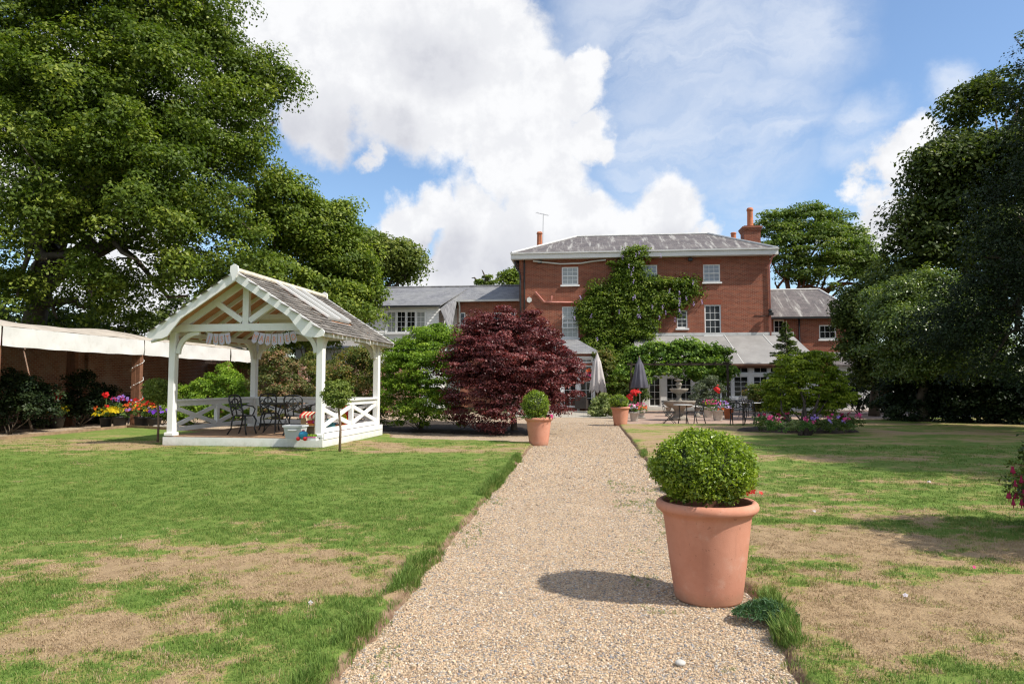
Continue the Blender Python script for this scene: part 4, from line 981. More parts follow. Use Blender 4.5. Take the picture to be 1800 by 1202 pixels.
# shaded outbuilding on the far right
YO = 41.; o0, o1 = X_(1465, YO), X_(1600, YO); zo = Z_(641, YO, 1500); OB = ((o0+o1)/2, YO, 0)
ob = thing('lean_to_shed', 'shaded white lean-to with mossy slate roof at the right end of the house', 'outbuilding', OB)
ops = [PX(1476, 1490, 649, 676, YO), PX(1497, 1510, 649, 676, YO), PX(1546, 1562, 650, 712, YO)]
b = MB(); wall_open(b, o0, o1, 0, zo, YO, ops); b.build('wall', 'render', ob, OB); MB().box(o0+.1, o1-.1, YO+.2, YO+.25, .05, zo-.1).build('room_shade_sheet', 'dark', ob, OB)
for o in ops[:2]: window(ob, OB, o, YO, 2, 2, 'glass', meet=False)
b = MB(); o = ops[2]
for i in range(6): b.box(o[0]+i*(o[1]-o[0])/6+.004, o[0]+(i+1)*(o[1]-o[0])/6-.004, YO+.04, YO+.07, .05, o[3])
b.build('door', 'wood_dark', ob, OB)
b = MB(); slab(b, [(o0-.2, YO-.35, zo), (o1, YO-.35, zo), (o1, YO+3.2, zo+.75), (o0-.2, YO+3.2, zo+.75)], .08); b.build('roof', 'slate', ob, OB)
MB().box(o0-.2, o1, YO+2.9, YO+3.1, zo+.70, zo+.86).build('flashing', 'lead_light', ob, OB)
pb = G(1565, 727); t = thing('brown_post', 'slim brown timber post standing in the shade right of the lean-to', 'post', pb)
MB().bbox(-.07, .07, -.07, .07, 0, 2.9).build('post_shaft', 'wood_dark', t); MB().bbox(-.10, .10, -.10, .10, 2.9, 2.96).build('post_cap', 'wood_dark', t)

# ------------------------------------------------------------------ garden wall and awning on the left
WX = -20.3; wb = (WX, 20, 0)
gw = thing('garden_wall', 'old weathered red brick garden wall behind the awning', 'wall', wb)
MB().box(WX-.35, WX, 2, 37, 0, 2.75).build('brickwork', 'brick_old', gw, wb)
b = MB(); y = 2.
while y < 37: b.box(WX-.40, WX+.05, y, y+.222, 2.753, 2.83); y += .232
b.build('coping', 'brick_old', gw, wb)
b = MB()
for y in (8, 14, 20, 26, 32): b.box(WX+.003, WX+.16, y, y+.55, 0, 2.74)
b.build('piers', 'brick_old', gw, wb)
# returned wall and brick piers beyond the gazebo
rb = (-12, 35, 0); gw2 = thing('return_wall', 'pinkish brick wall with piers seen through the gazebo', 'wall', rb)
MB().box(-20.2, -8.5, 35, 35.3, 0, 2.6).build('brickwork', 'brick_old', gw2, rb)
b = MB()
for px in (517, 528): x = X_(px, 33.5, 700); b.box(x-.26, x+.26, 33.3, 33.8, 0, 2.75)
b.build('piers', 'brick_old', gw2, rb)
# awning: cream canvas roof and valances on stained posts
YAs = [10.8+6*i for i in range(-1, 5)]
FXp, RXp, VX = -15.75, -18.25, -15.55
aw = thing('canvas_awning', 'long cream canvas walkway awning on brown posts against the garden wall', 'awning', (FXp, 20, 0)); AB = (FXp, 20, 0)
for i in range(len(YAs)-1):
    y0, y1 = YAs[i]+.03, YAs[i+1]-.03; nu = 26
    # valance, slightly slack and rippled
    V = []; Fc = []
    for a in range(nu+1):
        u = a/nu; y = y0+(y1-y0)*u
        sag = -.02*math.sin(PI*u)+.006*math.sin(u*31+i)
        for j, (dz, dx) in enumerate(((0, 0), (.2, .015), (.35, .02), (.53, .0))):
            V.append((VX+dx*math.sin(u*23+i*2)+.008*math.sin(u*57+j)-.02*j*0, y, 3.06+sag*.3-dz+(sag if j == 3 else 0)))
    for a in range(nu):
        for j in range(3): p = a*4+j; Fc.append((p, p+4, p+5, p+1))
    obj_from('valance', V, Fc, 'canvas', aw, True, AB)
    V = []; Fc = []; prof = ((VX, 3.06), (-16.3, 3.26), (-17.0, 3.46), (-18.2, 3.44), (-20.25, 3.05))
    for a in range(nu+1):
        u = a/nu; y = y0+(y1-y0)*u; sg = math.sin(PI*u)
        for j, (x, z) in enumerate(prof): V.append((x, y, z-.12*sg*(j in (1, 2, 3))+.012*math.sin(u*19+j*2)))
    for a in range(nu):
        for j in range(4): p = a*5+j; Fc.append((p, p+5, p+6, p+1))
    obj_from('canvas_roof', V, Fc, 'canvas_top', aw, True, AB)
def awpost(x, y, h):
    b = MB(); b.bbox(x-.20, x-.03, y-.09, y+.09, 0, h); b.bbox(x-.026, x+.13, y-.085, y+.085, 0, h)
    return b.build('post', 'wood_dark', aw, AB)
for y in YAs[1:]:
    awpost(FXp, y, 2.98); awpost(RXp, y, 3.1)
b = MB(); b.beam((FXp, YAs[0], 2.93), (FXp, YAs[-1], 2.93), .07, .12); b.build('front_rail', 'wood_dark', aw, AB)
b = MB(); b.beam((RXp, YAs[0], 3.1), (RXp, YAs[-1], 3.1), .07, .12); b.build('rear_rail', 'wood_dark', aw, AB)
b = MB()
for y in YAs: b.beam((FXp, y, 2.95), (RXp, y, 3.17), .06, .10)
b.build('cross_rails', 'wood_dark', aw, AB)
# fairy lights wound round the near post
y = YAs[3]; pts = []
for i in range(60): a = i*.42; pts.append((FXp-.03+.22*math.cos(a), y+.15*math.sin(a)-.0, .35+i*.043))
b = MB(); b.tube(pts, .007, 4)
for i in range(0, 60, 2): b.ball(pts[i], .022, 5, 4)
tag(b.build('fairy_lights', 'pvc'), 'string of small white fairy lights wound around the awning post', 'fairy lights')
# ------------------------------------------------------------------ gazebo
GZ = (-7.761, 17.085, 0.05); GR_ = math.radians(-3)
gz = thing('gazebo', 'white timber gazebo with open truss gable, cross-braced rails and grey shingle roof', 'gazebo', GZ, GR_)
HX, HY, DT = 1.86, 1.83, .24          # half post spacing, deck top (local z)
def gpart(name, mb, mat='white', **kw): return mb.build(name, mat, gz, **kw)
def g2w(x, y, z=0.):
    c, s = math.cos(GR_), math.sin(GR_); return np.array([GZ[0]+x*c-y*s, GZ[1]+x*s+y*c, GZ[2]+z])
E_ = .13
b = MB().box(-HX-E_, HX+E_, -HY-E_, -HY-E_+.04, .02, DT-.03); gpart('front_board', b)
b = MB().box(HX+E_-.04, HX+E_, -HY-E_+.043, HY+E_, .02, DT-.055); gpart('side_board', b)
b = MB().box(HX+.04, HX+E_+.015, -HY-E_+.05, HY+E_, DT-.05, DT+.075); gpart('kick_board', b)
b = MB().box(-HX-E_, -HX-E_+.04, -HY-E_+.043, HY+E_, .02, DT-.055); gpart('side_board', b)
b = MB().box(-HX-E_, HX+E_, HY+E_+.003, HY+E_+.04, .02, DT-.055); gpart('back_board', b)
# deck boards, each its own
db = MB().bbox(-HX-E_+.042, HX+.035, -.068, .068, -.028, 0, .006).build('deck_board', 'deck', gz); db.location = (0, -HY-E_+.115, DT)
n = int((2*HY+2*E_-.08)/.145)
for i in range(1, n):
    o = db.copy(); COL.objects.link(o); o.location = (0, -HY-E_+.115+.145*i, DT+random.uniform(-.002, .002))
for sx in (-1, 1):
    for sy in (-1, 1):
        b = MB(); b.bbox(sx*HX-.08, sx*HX+.08, sy*HY-.08, sy*HY+.08, DT+.002, 2.688, .012)
        p = gpart('post', b)
        b = MB(); b.bbox(sx*HX-.12, sx*HX+.12, sy*HY-.12, sy*HY+.12, DT+.001, DT+.075, .012); q = b.build('post_base', 'white', p)
PT = .647; AZ = 4.03; EX = 2.13; YE0 = 2.36
def brace(cx, cz, sx, plane, axis):
    """curved knee brace under a beam; cx,cz = inner corner of post and beam"""
    P = []; R = .50
    for i in range(9):
        a = (i/8)*PI/2; P.append((R*(1-math.cos(a)) , -R*(1-math.sin(a))))
    inner = [(p[0]+.075*math.cos(PI*.25)*0+.0, p[1]) for p in P]
    poly = [(0, -R)]+[(R*(1-math.cos(a)), -R*(1-math.sin(a))) for a in [i*PI/16 for i in range(9)]]
    out = [(R*.16+(R-.0)*(1-math.cos(a))*.93, -R+R*math.sin(a)*.84) for a in [i*PI/16 for i in range(9)]]
    ring = [(0, -R), (0, -R+.02)]+[(R*(1-math.cos(a))*.98, -R*(1-math.sin(a))) for a in [i*PI/16 for i in range(1, 9)]]+[(R+.08, 0)]+[(x, z) for x, z in reversed([(.09+(R)*(1-math.cos(a)), -R-.03+(R-.045)*math.sin(a)) for a in [i*PI/16 for i in range(0, 9)]])]
    b = MB(); b.prism([(cx+sx*x, cz+z) for x, z in ring], plane-.035, plane+.035, axis); return b
for sx in (-1, 1):
    for pl in (-HY, HY): gpart('knee_brace', brace(sx*(HX-.08), 2.69, -sx, pl, 'y'))
    for sy in (-1, 1): gpart('knee_brace', brace(sy*(HY-.08), 2.69, -sy, sx*HX, 'x'))
for pl in (-HY, HY):
    b = MB().prism([(-HX-.08, 2.69), (HX+.08, 2.69), (HX+.06, 2.715), (1.66, 2.86), (-1.66, 2.86), (-HX-.06, 2.715)], pl-.045-.043*(pl < 0), pl+.045); gpart('tie_beam', b)
for sx in (-1, 1): gpart('wall_plate', MB().box(sx*HX-.05, sx*HX+.05, -YE0+.06, -HY-.09, 2.60, 2.685)) if False else gpart('wall_plate', MB().box(sx*HX-.045, sx*HX+.045, -HY+.047, HY-.047, 2.60, 2.72))
for pl in (-HY-.02, HY):
    gpart('king_post', MB().box(-.075, .075, pl-.05, pl+.05, 2.862, AZ-.20))
    for sx in (-1, 1):
        gpart('strut', MB().beam((sx*.09, pl, 2.93), (sx*.78, pl, 3.38), .09, .12, (0, 1, 0)) if False else MB().beam((sx*.09, pl, 2.93), (sx*.78, pl, 3.38), .08, .13))
        gpart('principal_rafter', MB().beam((sx*.03, pl, AZ-.16), (sx*(HX+.1), pl, AZ-.16-(HX+.07)*PT), .09, .15))
for y in (-1.2, -.6, 0, .6, 1.2):
    for sx in (-1, 1): gpart('rafter', MB().beam((sx*.03, y, AZ-.13), (sx*(EX-.1), y, AZ-.13-(EX-.13)*PT), .05, .11))
gpart('ridge_board', MB().box(-.028, .028, -YE0+.05, YE0-.03, AZ-.22, AZ-.03))
gpart('collar', MB().beam((-1.05, .6, 3.15), (1.05, .6, 3.15), .05, .12)); gpart('collar', MB().beam((-1.05, -.6, 3.15), (1.05, -.6, 3.15), .05, .12))
for sx in (-1, 1):
    P = [(0, AZ-.045), (sx*EX, AZ-.045-EX*PT), (sx*EX, AZ-.07-EX*PT), (0, AZ-.07)]
    b = MB(); b.prism(P, -YE0+.03, YE0-.01); gpart('ceiling_boards', b, 'ply')
    # bargeboards with an ogee tail
    for pl in (-YE0, YE0):
        B = [(0, AZ+.015), (sx*(EX+.03), AZ-EX*PT-.005), (sx*(EX+.05), AZ-EX*PT-.05), (sx*(EX+.02), AZ-EX*PT-.13), (sx*(EX-.10), AZ-EX*PT-.165), (sx*(EX-.33), AZ-EX*PT-.155), (sx*(EX-.47), AZ-EX*PT-.10), (sx*(EX-.56), AZ-EX*PT+.02), (sx*(EX-.66), AZ-EX*PT+.13), (sx*(EX-.80), AZ-.215-(EX-.80)*PT), (0, AZ-.23)]
        b = MB(); b.prism(B, pl-.022, pl+.022); gpart('bargeboard', b)
for pl in (-YE0-.045, YE0+.045):
    b = MB(); b.prism([(-.09, AZ+.10), (0, AZ+.15), (.09, AZ+.10), (.10, AZ-.02), (.045, AZ-.16), (.045, AZ-.19), (.03, AZ-.24), (-.03, AZ-.24), (-.045, AZ-.19), (-.045, AZ-.16), (-.10, AZ-.02)], pl-.022, pl+.022); gpart('gable_finial', b)
# eaves boards
for sx in (-1, 1): gpart('eaves_board', MB().box(min(sx*(EX-.01), sx*(EX+.02)), max(sx*(EX-.01), sx*(EX+.02)), -YE0+.03, YE0-.03, AZ-EX*PT-.14, AZ-EX*PT-.06))
# shingles
ang = math.atan(PT); SL = (EX+.06)/math.cos(ang); rows = 17; cols = 18; ex_ = SL/rows; cw = (2*YE0-.04)/cols
sh = {}
for ci, mt in enumerate(('shingle_a', 'shingle_b', 'shingle_c')):
    for wi in range(2):
        ww = cw*(.97 if wi == 0 else .82); me = bpy.data.meshes.new('shingle')
        t = MB().add([(0, -ww/2, 0), (ex_*1.35, -ww/2, .030), (ex_*1.35, ww/2, .024), (0, ww/2, 0), (0, -ww/2, .012), (ex_*1.35, -ww/2, .048), (ex_*1.33, ww/2, .043), (0, ww/2, .012)], [(0,3,2,1),(4,5,6,7),(0,1,5,4),(1,2,6,5),(2,3,7,6),(3,0,4,7)])
        me.from_pydata(t.v, [], t.f); me.materials.append(M[mt]); sh[(ci, wi)] = me
SKY0, SKY1, SKYS = -.62, .78, .66
left = MB(); rr = random.Random(5)
for r in range(rows):
    s = r*ex_            # distance down from ridge
    off = cw*.5*(r % 2)
    for c_ in range(cols+1):
        y = -YE0+.02+cw*(c_+.5)-off
        if y < -YE0 or y > YE0: continue
        jit = rr.uniform(-.012, .012)
        if not (SKY0-cw*.4 < y < SKY1+cw*.4 and s < SL*SKYS):
            o = bpy.data.objects.new('shingle', sh[(rr.choice([0, 0, 1, 1, 2]), rr.choice([0, 0, 0, 1]))]); COL.objects.link(o); o.parent = gz
            s2 = s-.03+jit
            o.location = (s2*math.cos(ang)+.0, y+rr.uniform(-.01, .01), AZ-.035-s2*math.sin(ang)); o.rotation_euler = (rr.uniform(-.02, .02), ang+rr.uniform(-.015, .01), rr.uniform(-.02, .02))
        x0, z0 = -s*math.cos(ang), AZ-.035-s*math.sin(ang); s3 = s+ex_*1.25; x1, z1 = -s3*math.cos(ang), AZ-.035-s3*math.sin(ang)
        left.add([(x0, y-cw*.48, z0+.005), (x1, y-cw*.48, z1+.045+jit), (x1, y+cw*.48, z1+.045+jit), (x0, y+cw*.48, z0+.005)], [(0, 1, 2, 3)])
        left.add([(x1, y-cw*.48, z1+.045+jit), (x1, y-cw*.48, z1+.02), (x1, y+cw*.48, z1+.02), (x1, y+cw*.48, z1+.045+jit)], [(0, 1, 2, 3)])
tag(left.build('shingles_far_slope', 'shingle_b', gz), kind='stuff')
gpart('skylight', MB().prism([(.02, AZ+.02), (.02+SL*SKYS*math.cos(ang), AZ+.02-SL*SKYS*math.sin(ang)), (.02+SL*SKYS*math.cos(ang), AZ-.03-SL*SKYS*math.sin(ang)), (.02, AZ-.03)], SKY0, SKY1), 'skylight')
for y in (SKY0, SKY1, (SKY0+SKY1)/2):
    gpart('skylight_bar', MB().beam((.05, y, AZ+.045-.03), (.05+SL*SKYS*math.cos(ang), y, AZ+.06-SL*SKYS*math.sin(ang)-.03), .055, .05))
b = MB(); b.prism([(-.10, AZ-.01), (0, AZ+.085), (.10, AZ-.01), (.09, AZ-.04), (-.09, AZ-.04)], -YE0-.02, YE0); gpart('ridge_cap', b, 'lichen')
# railings on the two sides and the back
def rail_panel(p, q):
    p = np.array(p); q = np.array(q); d = (q-p)/np.linalg.norm(q-p); m_ = (p+q)/2; L = np.linalg.norm(q-p)
    def P(t, z): v_ = p+d*t; return (v_[0], v_[1], z)
    TR = 1.06
    gpart('top_rail', MB().beam(P(.05, TR), P(L-.05, TR), .14, .05)); gpart('upper_rail', MB().beam(P(.082, TR-.085), P(L-.082, TR-.085), .05, .11))
    gpart('bottom_rail', MB().beam(P(.082, DT+.14), P(L-.082, DT+.14), .07, .10))
    gpart('baluster_post', MB().beam(P(L/2, DT+.195), P(L/2, TR-.145), .10, .10, (d[0], d[1], 0)))
    for a, c in ((.085, L/2-.055), (L/2+.055, L-.085)):
        gpart('cross_brace', MB().beam(P(a, DT+.21), P(c, TR-.17), .035, .10)); 
        gpart('cross_brace', MB().beam(P(a, TR-.17), P(c, DT+.21), .045, .10))
rail_panel((HX, -HY), (HX, HY)); rail_panel((-HX, -HY), (-HX, HY)); rail_panel((-HX, HY), (HX, HY))
b = MB(); c = (HX+.05, -HY-.09, 2.62); b.ball((HX+.16, -HY-.12, 2.62), .05, 8, 6); b.beam((HX+.08, -HY, 2.66), (HX+.16, -HY-.08, 2.62), .03, .03); gpart('spotlight', b, 'pvc')
b = MB(); b.tube([(-HX-.10, -HY-.1, 2.55), (-HX-.42, -HY-.25, 2.45)], .035, 8); gpart('spotlight', b, 'pvc')
# bunting
M['flagcloth'] = plain('lavender_grey_card', (.47, .43, .50), .8, .04, 3.); M['copper'] = plain('copper_print', (.60, .22, .10), .5, .05)
def bunting(text, px0, px1, pytop, sag, label, word):
    Yl = -HY-.15; n = len(text)
    a = AD(px0, pytop, 15.75); c = AD(px1, pytop, 15.75)
    # local coordinates
    def w2l(p): 
        cs, sn = math.cos(GR_), math.sin(GR_); dx, dy = p[0]-GZ[0], p[1]-GZ[1]; return np.array([dx*cs+dy*sn, -dx*sn+dy*cs, p[2]-GZ[2]])
    la, lc = w2l(a), w2l(c); xa, xc = la[0], lc[0]; za = la[2]
    t = thing('bunting', label, 'bunting', g2w((xa+xc)/2, Yl, za), GR_)
    W = (xc-xa)/n; F_ = lambda u: -sag*4*u*(1-u)
    pts = [((xa-(xa+xc)/2)-.12, 0, .06)]+[((u-.5)*(xc-xa), 0, F_(u)) for u in np.linspace(0, 1, 12)]+[((xc-xa)/2+.12, 0, .06)]
    MB().tube(pts, .004, 4).build('string', 'pvc', t)
    for i, ch in enumerate(text):
        u = (i+.5)/n; x = (u-.5)*(xc-xa); z = F_(u); sl = -sag*4*(1-2*u)/(xc-xa)
        fl = MB().prism([(-W*.46, 0), (W*.46, 0), (W*.46, -.225), (0, -.265), (-W*.46, -.225)], -.003, .003).build('flag', 'flagcloth', t)
        fl.location = (x, 0, z-.003); fl.rotation_euler = (random.uniform(-.1, .1), -math.atan(sl)*1.3, random.uniform(-.1, .1))
        cu = bpy.data.curves.new('letter', 'FONT'); cu.body = ch; cu.size = .20; cu.align_x = 'CENTER'; cu.extrude = .001
        to = bpy.data.objects.new('tmp', cu); me = bpy.data.meshes.new_from_object(to); me.name = 'letter'; bpy.data.objects.remove(to)
        me.materials.clear(); me.materials.append(M['copper'])
        lo = bpy.data.objects.new('letter', me); COL.objects.link(lo); lo.parent = fl; lo.location = (0, -.005, -.19); lo.rotation_euler = (PI/2, 0, 0); lo.scale = (.75, 1, 1)
bunting('JUST', 353, 396, 583.5, .03, 'short string of four pale card flags reading JUST under the gazebo beam', 'JUST')
bunting('MARRIED', 443, 521, 582, .07, 'longer string of seven pale card flags reading MARRIED under the gazebo beam', 'MARRIED')

# ------------------------------------------------------------------ furniture
def ell(cx, cz, rx, rz, y, n=16, a0=0, a1=2*PI): return [(cx+rx*math.cos(a0+(a1-a0)*i/n), y, cz+rz*math.sin(a0+(a1-a0)*i/n)) for i in range(n+1)]
def ornate_chair(label, group, loc, rz):
    t = thing('metal_chair', label, 'chair', loc, rz, group)
    b = MB(); b.lathe([(0, .435), (.20, .435), (.225, .44), (.23, .452), (.21, .462), (0, .455)], 18); 
    b.build('seat', 'black_metal', t, smooth=True)
    b = MB(); r = .020
    b.tube([(-.19, .17, .45), (-.20, .22, .62), (-.215, .27, .84), (-.18, .285, .915), (-.09, .29, .94), (0, .29, .945), (.09, .29, .94), (.18, .285, .915), (.215, .27, .84), (.20, .22, .62), (.19, .17, .45)], r, 7)
    b.tube([(x, y+.262-.0, z) for x, y, z in ell(0, .745, .105, .115, 0)], .016, 6)
    b.tube([(0, .20, .46), (0, .235, .62), (0, .265, .75), (0, .29, .94)], .015, 6)
    b.tube([(-.205, .24, .73), (-.15, .25, .80), (-.105, .26, .745), (-.14, .24, .66), (-.20, .225, .60)], .014, 5)
    b.tube([(.205, .24, .73), (.15, .25, .80), (.105, .26, .745), (.14, .24, .66), (.20, .225, .60)], .014, 5)
    b.tube([(-.10, .262, .76), (0, .262, .68), (.10, .262, .76)], .014, 5); b.tube([(-.15, .21, .56), (0, .245, .625), (.15, .21, .56)], .014, 5)
    b.build('backrest', 'black_metal', t, smooth=True)
    for sx in (-1, 1):
        MB().tube([(sx*.205, .245, .70), (sx*.25, .10, .69), (sx*.26, -.06, .66), (sx*.23, -.14, .60), (sx*.20, -.12, .50), (sx*.19, -.10, .45)], .017, 6).build('armrest', 'black_metal', t, smooth=True)
        MB().tube([(sx*.16, -.15, .445), (sx*.205, -.20, .33), (sx*.17, -.175, .15), (sx*.19, -.22, 0)], [.025, .022, .017, .019], 6).build('leg', 'black_metal', t, smooth=True)
        MB().tube([(sx*.16, .15, .445), (sx*.19, .19, .30), (sx*.18, .22, .14), (sx*.21, .30, 0)], [.025, .021, .017, .019], 6).build('leg', 'black_metal', t, smooth=True)
    return t
def GD(px, py): return G(px, py, GZ[2]+DT+.002)
GG = 'black chairs round the table in the gazebo'
def lk(o, z=None): return o
ornate_chair('ornate black metal chair at the left of the gazebo table, facing right', GG, GD(428, 763), math.radians(80))
ornate_chair('ornate black metal chair behind the gazebo table, angled towards the lawn', GG, GD(474, 756), math.radians(38))
ornate_chair('ornate black metal chair in the gazebo with its back to the lawn', GG, GD(519, 763.5), math.radians(190))
ornate_chair('ornate black metal chair half hidden behind the front gazebo post', GG, GD(549, 757), math.radians(-80))
tb = GD(484, 760); t = thing('metal_table', 'round black metal table in the middle of the gazebo chairs', 'table', tb)
b = MB(); b.lathe([(0, .70), (.36, .70), (.40, .705), (.405, .72), (.39, .73), (0, .725)], 28); b.build('tabletop', 'black_metal', t, smooth=True)
b = MB(); b.tube([(0, 0, .40), (0, 0, .70)], .02, 8); b.lathe([(0, .34), (.09, .36), (.09, .38), (0, .40)], 12); b.build('column', 'black_metal', t, smooth=True)
for a in (.4, 1.97, 3.54, 5.1):
    c_, s_ = math.cos(a), math.sin(a); MB().tube([(c_*.30, s_*.30, .70), (c_*.16, s_*.16, .56), (c_*.07, s_*.07, .37), (c_*.15, s_*.15, .20), (c_*.30, s_*.30, 0)], [.012, .013, .016, .013, .014], 6).build('leg', 'black_metal', t, smooth=True)
# toys
for nm, c_ in (('plastic_grey', (.50, .52, .54)), ('toy_blue', (.03, .26, .42)), ('toy_red', (.60, .03, .03)), ('toy_yellow', (.75, .55, .04)), ('toy_orange', (.70, .27, .05)), ('toy_teal', (.05, .20, .22)), ('toy_pink', (.70, .12, .35)), ('toy_lime', (.42, .60, .03)), ('toy_cream', (.70, .60, .42)), ('cardbrown', (.40, .24, .12)), ('toy_white', (.75, .75, .75))):
    M[nm] = plain(nm, c_, .4, .05, 5., .02)
c0 = GD(519, 770); t = thing('storage_box', 'pale grey plastic storage box standing open on the gazebo deck', 'box', c0, GR_)
b = MB(); w0, w1, d0, d1, h = .17, .215, .12, .16, .29
b.add([(-w0,-d0,0),(w0,-d0,0),(w0,d0,0),(-w0,d0,0),(-w1,-d1,h),(w1,-d1,h),(w1,d1,h),(-w1,d1,h),(-w0+.01,-d0+.01,.02),(w0-.01,-d0+.01,.02),(w0-.01,d0-.01,.02),(-w0+.01,d0-.01,.02),(-w1+.012,-d1+.012,h),(w1-.012,-d1+.012,h),(w1-.012,d1-.012,h),(-w1+.012,d1-.012,h)],
      [(3,2,1,0),(0,1,5,4),(1,2,6,5),(2,3,7,6),(3,0,4,7),(8,9,10,11),(9,8,12,13),(10,9,13,14),(11,10,14,15),(8,11,15,12),(4,5,13,12),(5,6,14,13),(6,7,15,14),(7,4,12,15)])
b.build('tub', 'plastic_grey', t)
b = MB(); b.box(-w1-.014, w1+.014, -d1-.018, -d1-.001, h-.035, h+.005); b.box(-w1-.014, w1+.014, d1+.001, d1+.018, h-.035, h+.005); b.box(-w1-.016, -w1-.001, -d1, d1, h-.035, h+.005); b.box(w1+.001, w1+.016, -d1, d1, h-.035, h+.005); b.build('rim', 'plastic_grey', t)
MB().box(-.10, .10, -d1-.012, -d1+.02, h-.11, h-.085).build('handle', 'toy_white', t)
c0 = GD(546, 765); t = thing('toy_shop', 'wooden toy shop counter with a red and cream scalloped canopy', 'toy', c0, GR_-.1)
b = MB(); b.box(-.19, -.17, -.12, .14, 0, .44); b.box(.17, .19, -.12, .14, 0, .44); b.box(-.168, .168, .12, .14, 0, .44); b.box(-.168, .168, -.12, .118, .0, .02); b.box(-.168, .168, -.12, .118, .22, .24); b.build('cabinet', 'toy_cream', t)
b = MB(); b.box(-.19, -.05, -.13, -.121, .0, .40); b.build('side_panel', 'cardbrown', t); MB().box(-.04, .168, -.13, -.121, .24, .28).build('counter_rail', 'toy_orange', t)
b = MB(); b2 = MB()
for i in range(8):
    x = -.20+i*.05; (b if i % 2 else b2).add([(x, .02, .56), (x+.05, .02, .56), (x+.05, -.17, .48), (x, -.17, .48), (x+.05, -.175, .425), (x+.025, -.176, .405), (x, -.175, .425)], [(0, 3, 2, 1), (3, 6, 5, 4, 2)])
cn = b.build('canopy', 'toy_cream', t); b2.build('canopy_stripes', 'toy_red', cn)
b = MB(); b.box(-.02, .10, -.10, .05, .245, .36); b.build('oven', 'toy_red', t); MB().box(-.10, .14, -.09, .07, .30, .34).build('shelf_goods', 'toy_pink', t)
c0 = GD(533.5, 774)-np.array([0, .02, 0]); t = thing('toy_car', 'round blue toy vehicle with red wheels beside the grey storage box', 'toy', c0, 0)
MB().ball((0, 0, .115), .10, 14, 10, .95).build('body', 'toy_blue', t, smooth=True)
for a in (-1, 1):
    MB().lathe([(0, -.02), (.04, -.02), (.045, 0), (.04, .02), (0, .02)], 10).build('wheel', 'toy_red', t, smooth=True)
    w_ = t.children[-1]; w_.location = (a*.075, -.085, .045); w_.rotation_euler = (PI/2, 0, 0)
MB().lathe([(0, .205), (.03, .205), (.03, .225), (0, .23)], 8).build('cap', 'toy_red', t, smooth=True)
c0 = GD(549, 774)-np.array([0, .02, 0]); t = thing('toy_tray', 'white toy tray piled with lime and pink play food by the post', 'toy', c0, GR_)
b = MB(); b.box(-.12, .12, -.07, .07, 0, .09); b.build('tray', 'toy_white', t)
b = MB(); [b.ball((random.uniform(-.1, .1), random.uniform(-.05, .05), .11), .03, 6, 5) for _ in range(9)]; tag(b.build('play_food', 'toy_lime', t, smooth=True), kind='stuff')
MB().box(-.118, .118, -.075, -.071, .065, .088).build('tray_band', 'toy_pink', t)
c0 = GD(590, 757); t = thing('toy_crate', 'orange toy crate with blue blocks behind the side rail of the gazebo', 'toy', c0, 0)
b = MB(); b.box(-.10, .10, -.10, .10, 0, .16); b.build('crate', 'toy_orange', t); MB().box(-.05, .02, -.05, .02, .162, .21).build('block', 'toy_blue', t); MB().ball((.04, 0, .19), .03, 6, 5).build('ball', 'toy_white', t)
c0 = GD(578, 762); t = thing('cloth_bag', 'slumped dark teal bag on the deck behind the front gazebo post', 'bag', c0, 0)
MB().lathe([(0, 0), (.13, 0), (.16, .10), (.14, .22), (.08, .31), (.05, .33), (.06, .36), (0, .36)], 12, wob=lambda a, z: .12*math.sin(3*a+z*9)).build('sack', 'toy_teal', t, smooth=True); MB().tube([(-.05, 0, .34), (-.08, 0, .46), (0, 0, .52), (.08, 0, .46), (.05, 0, .34)], .008, 5).build('strap', 'black_metal', t)
c0 = GD(606, 757); t = thing('toy_slide_tower', 'upright red toy tower with yellow and lime panels behind the rail', 'toy', c0, 0)
b = MB(); b.prism([(-.10, 0), (.12, 0), (.12, .44), (.07, .60), (.0, .66), (-.05, .58), (-.07, .3)], -.05, .05); b.build('tower', 'toy_red', t); MB().ball((.0, -.07, .32), .08, 8, 6, 1.8).build('figure', 'toy_yellow', t, smooth=True); MB().ball((.03, -.10, .34), .04, 8, 6, 1.8).build('stripe', 'toy_lime', t, smooth=True)
MB().ball((-.02, -.08, .10), .07, 8, 6).build('ball', 'toy_orange', t, smooth=True)

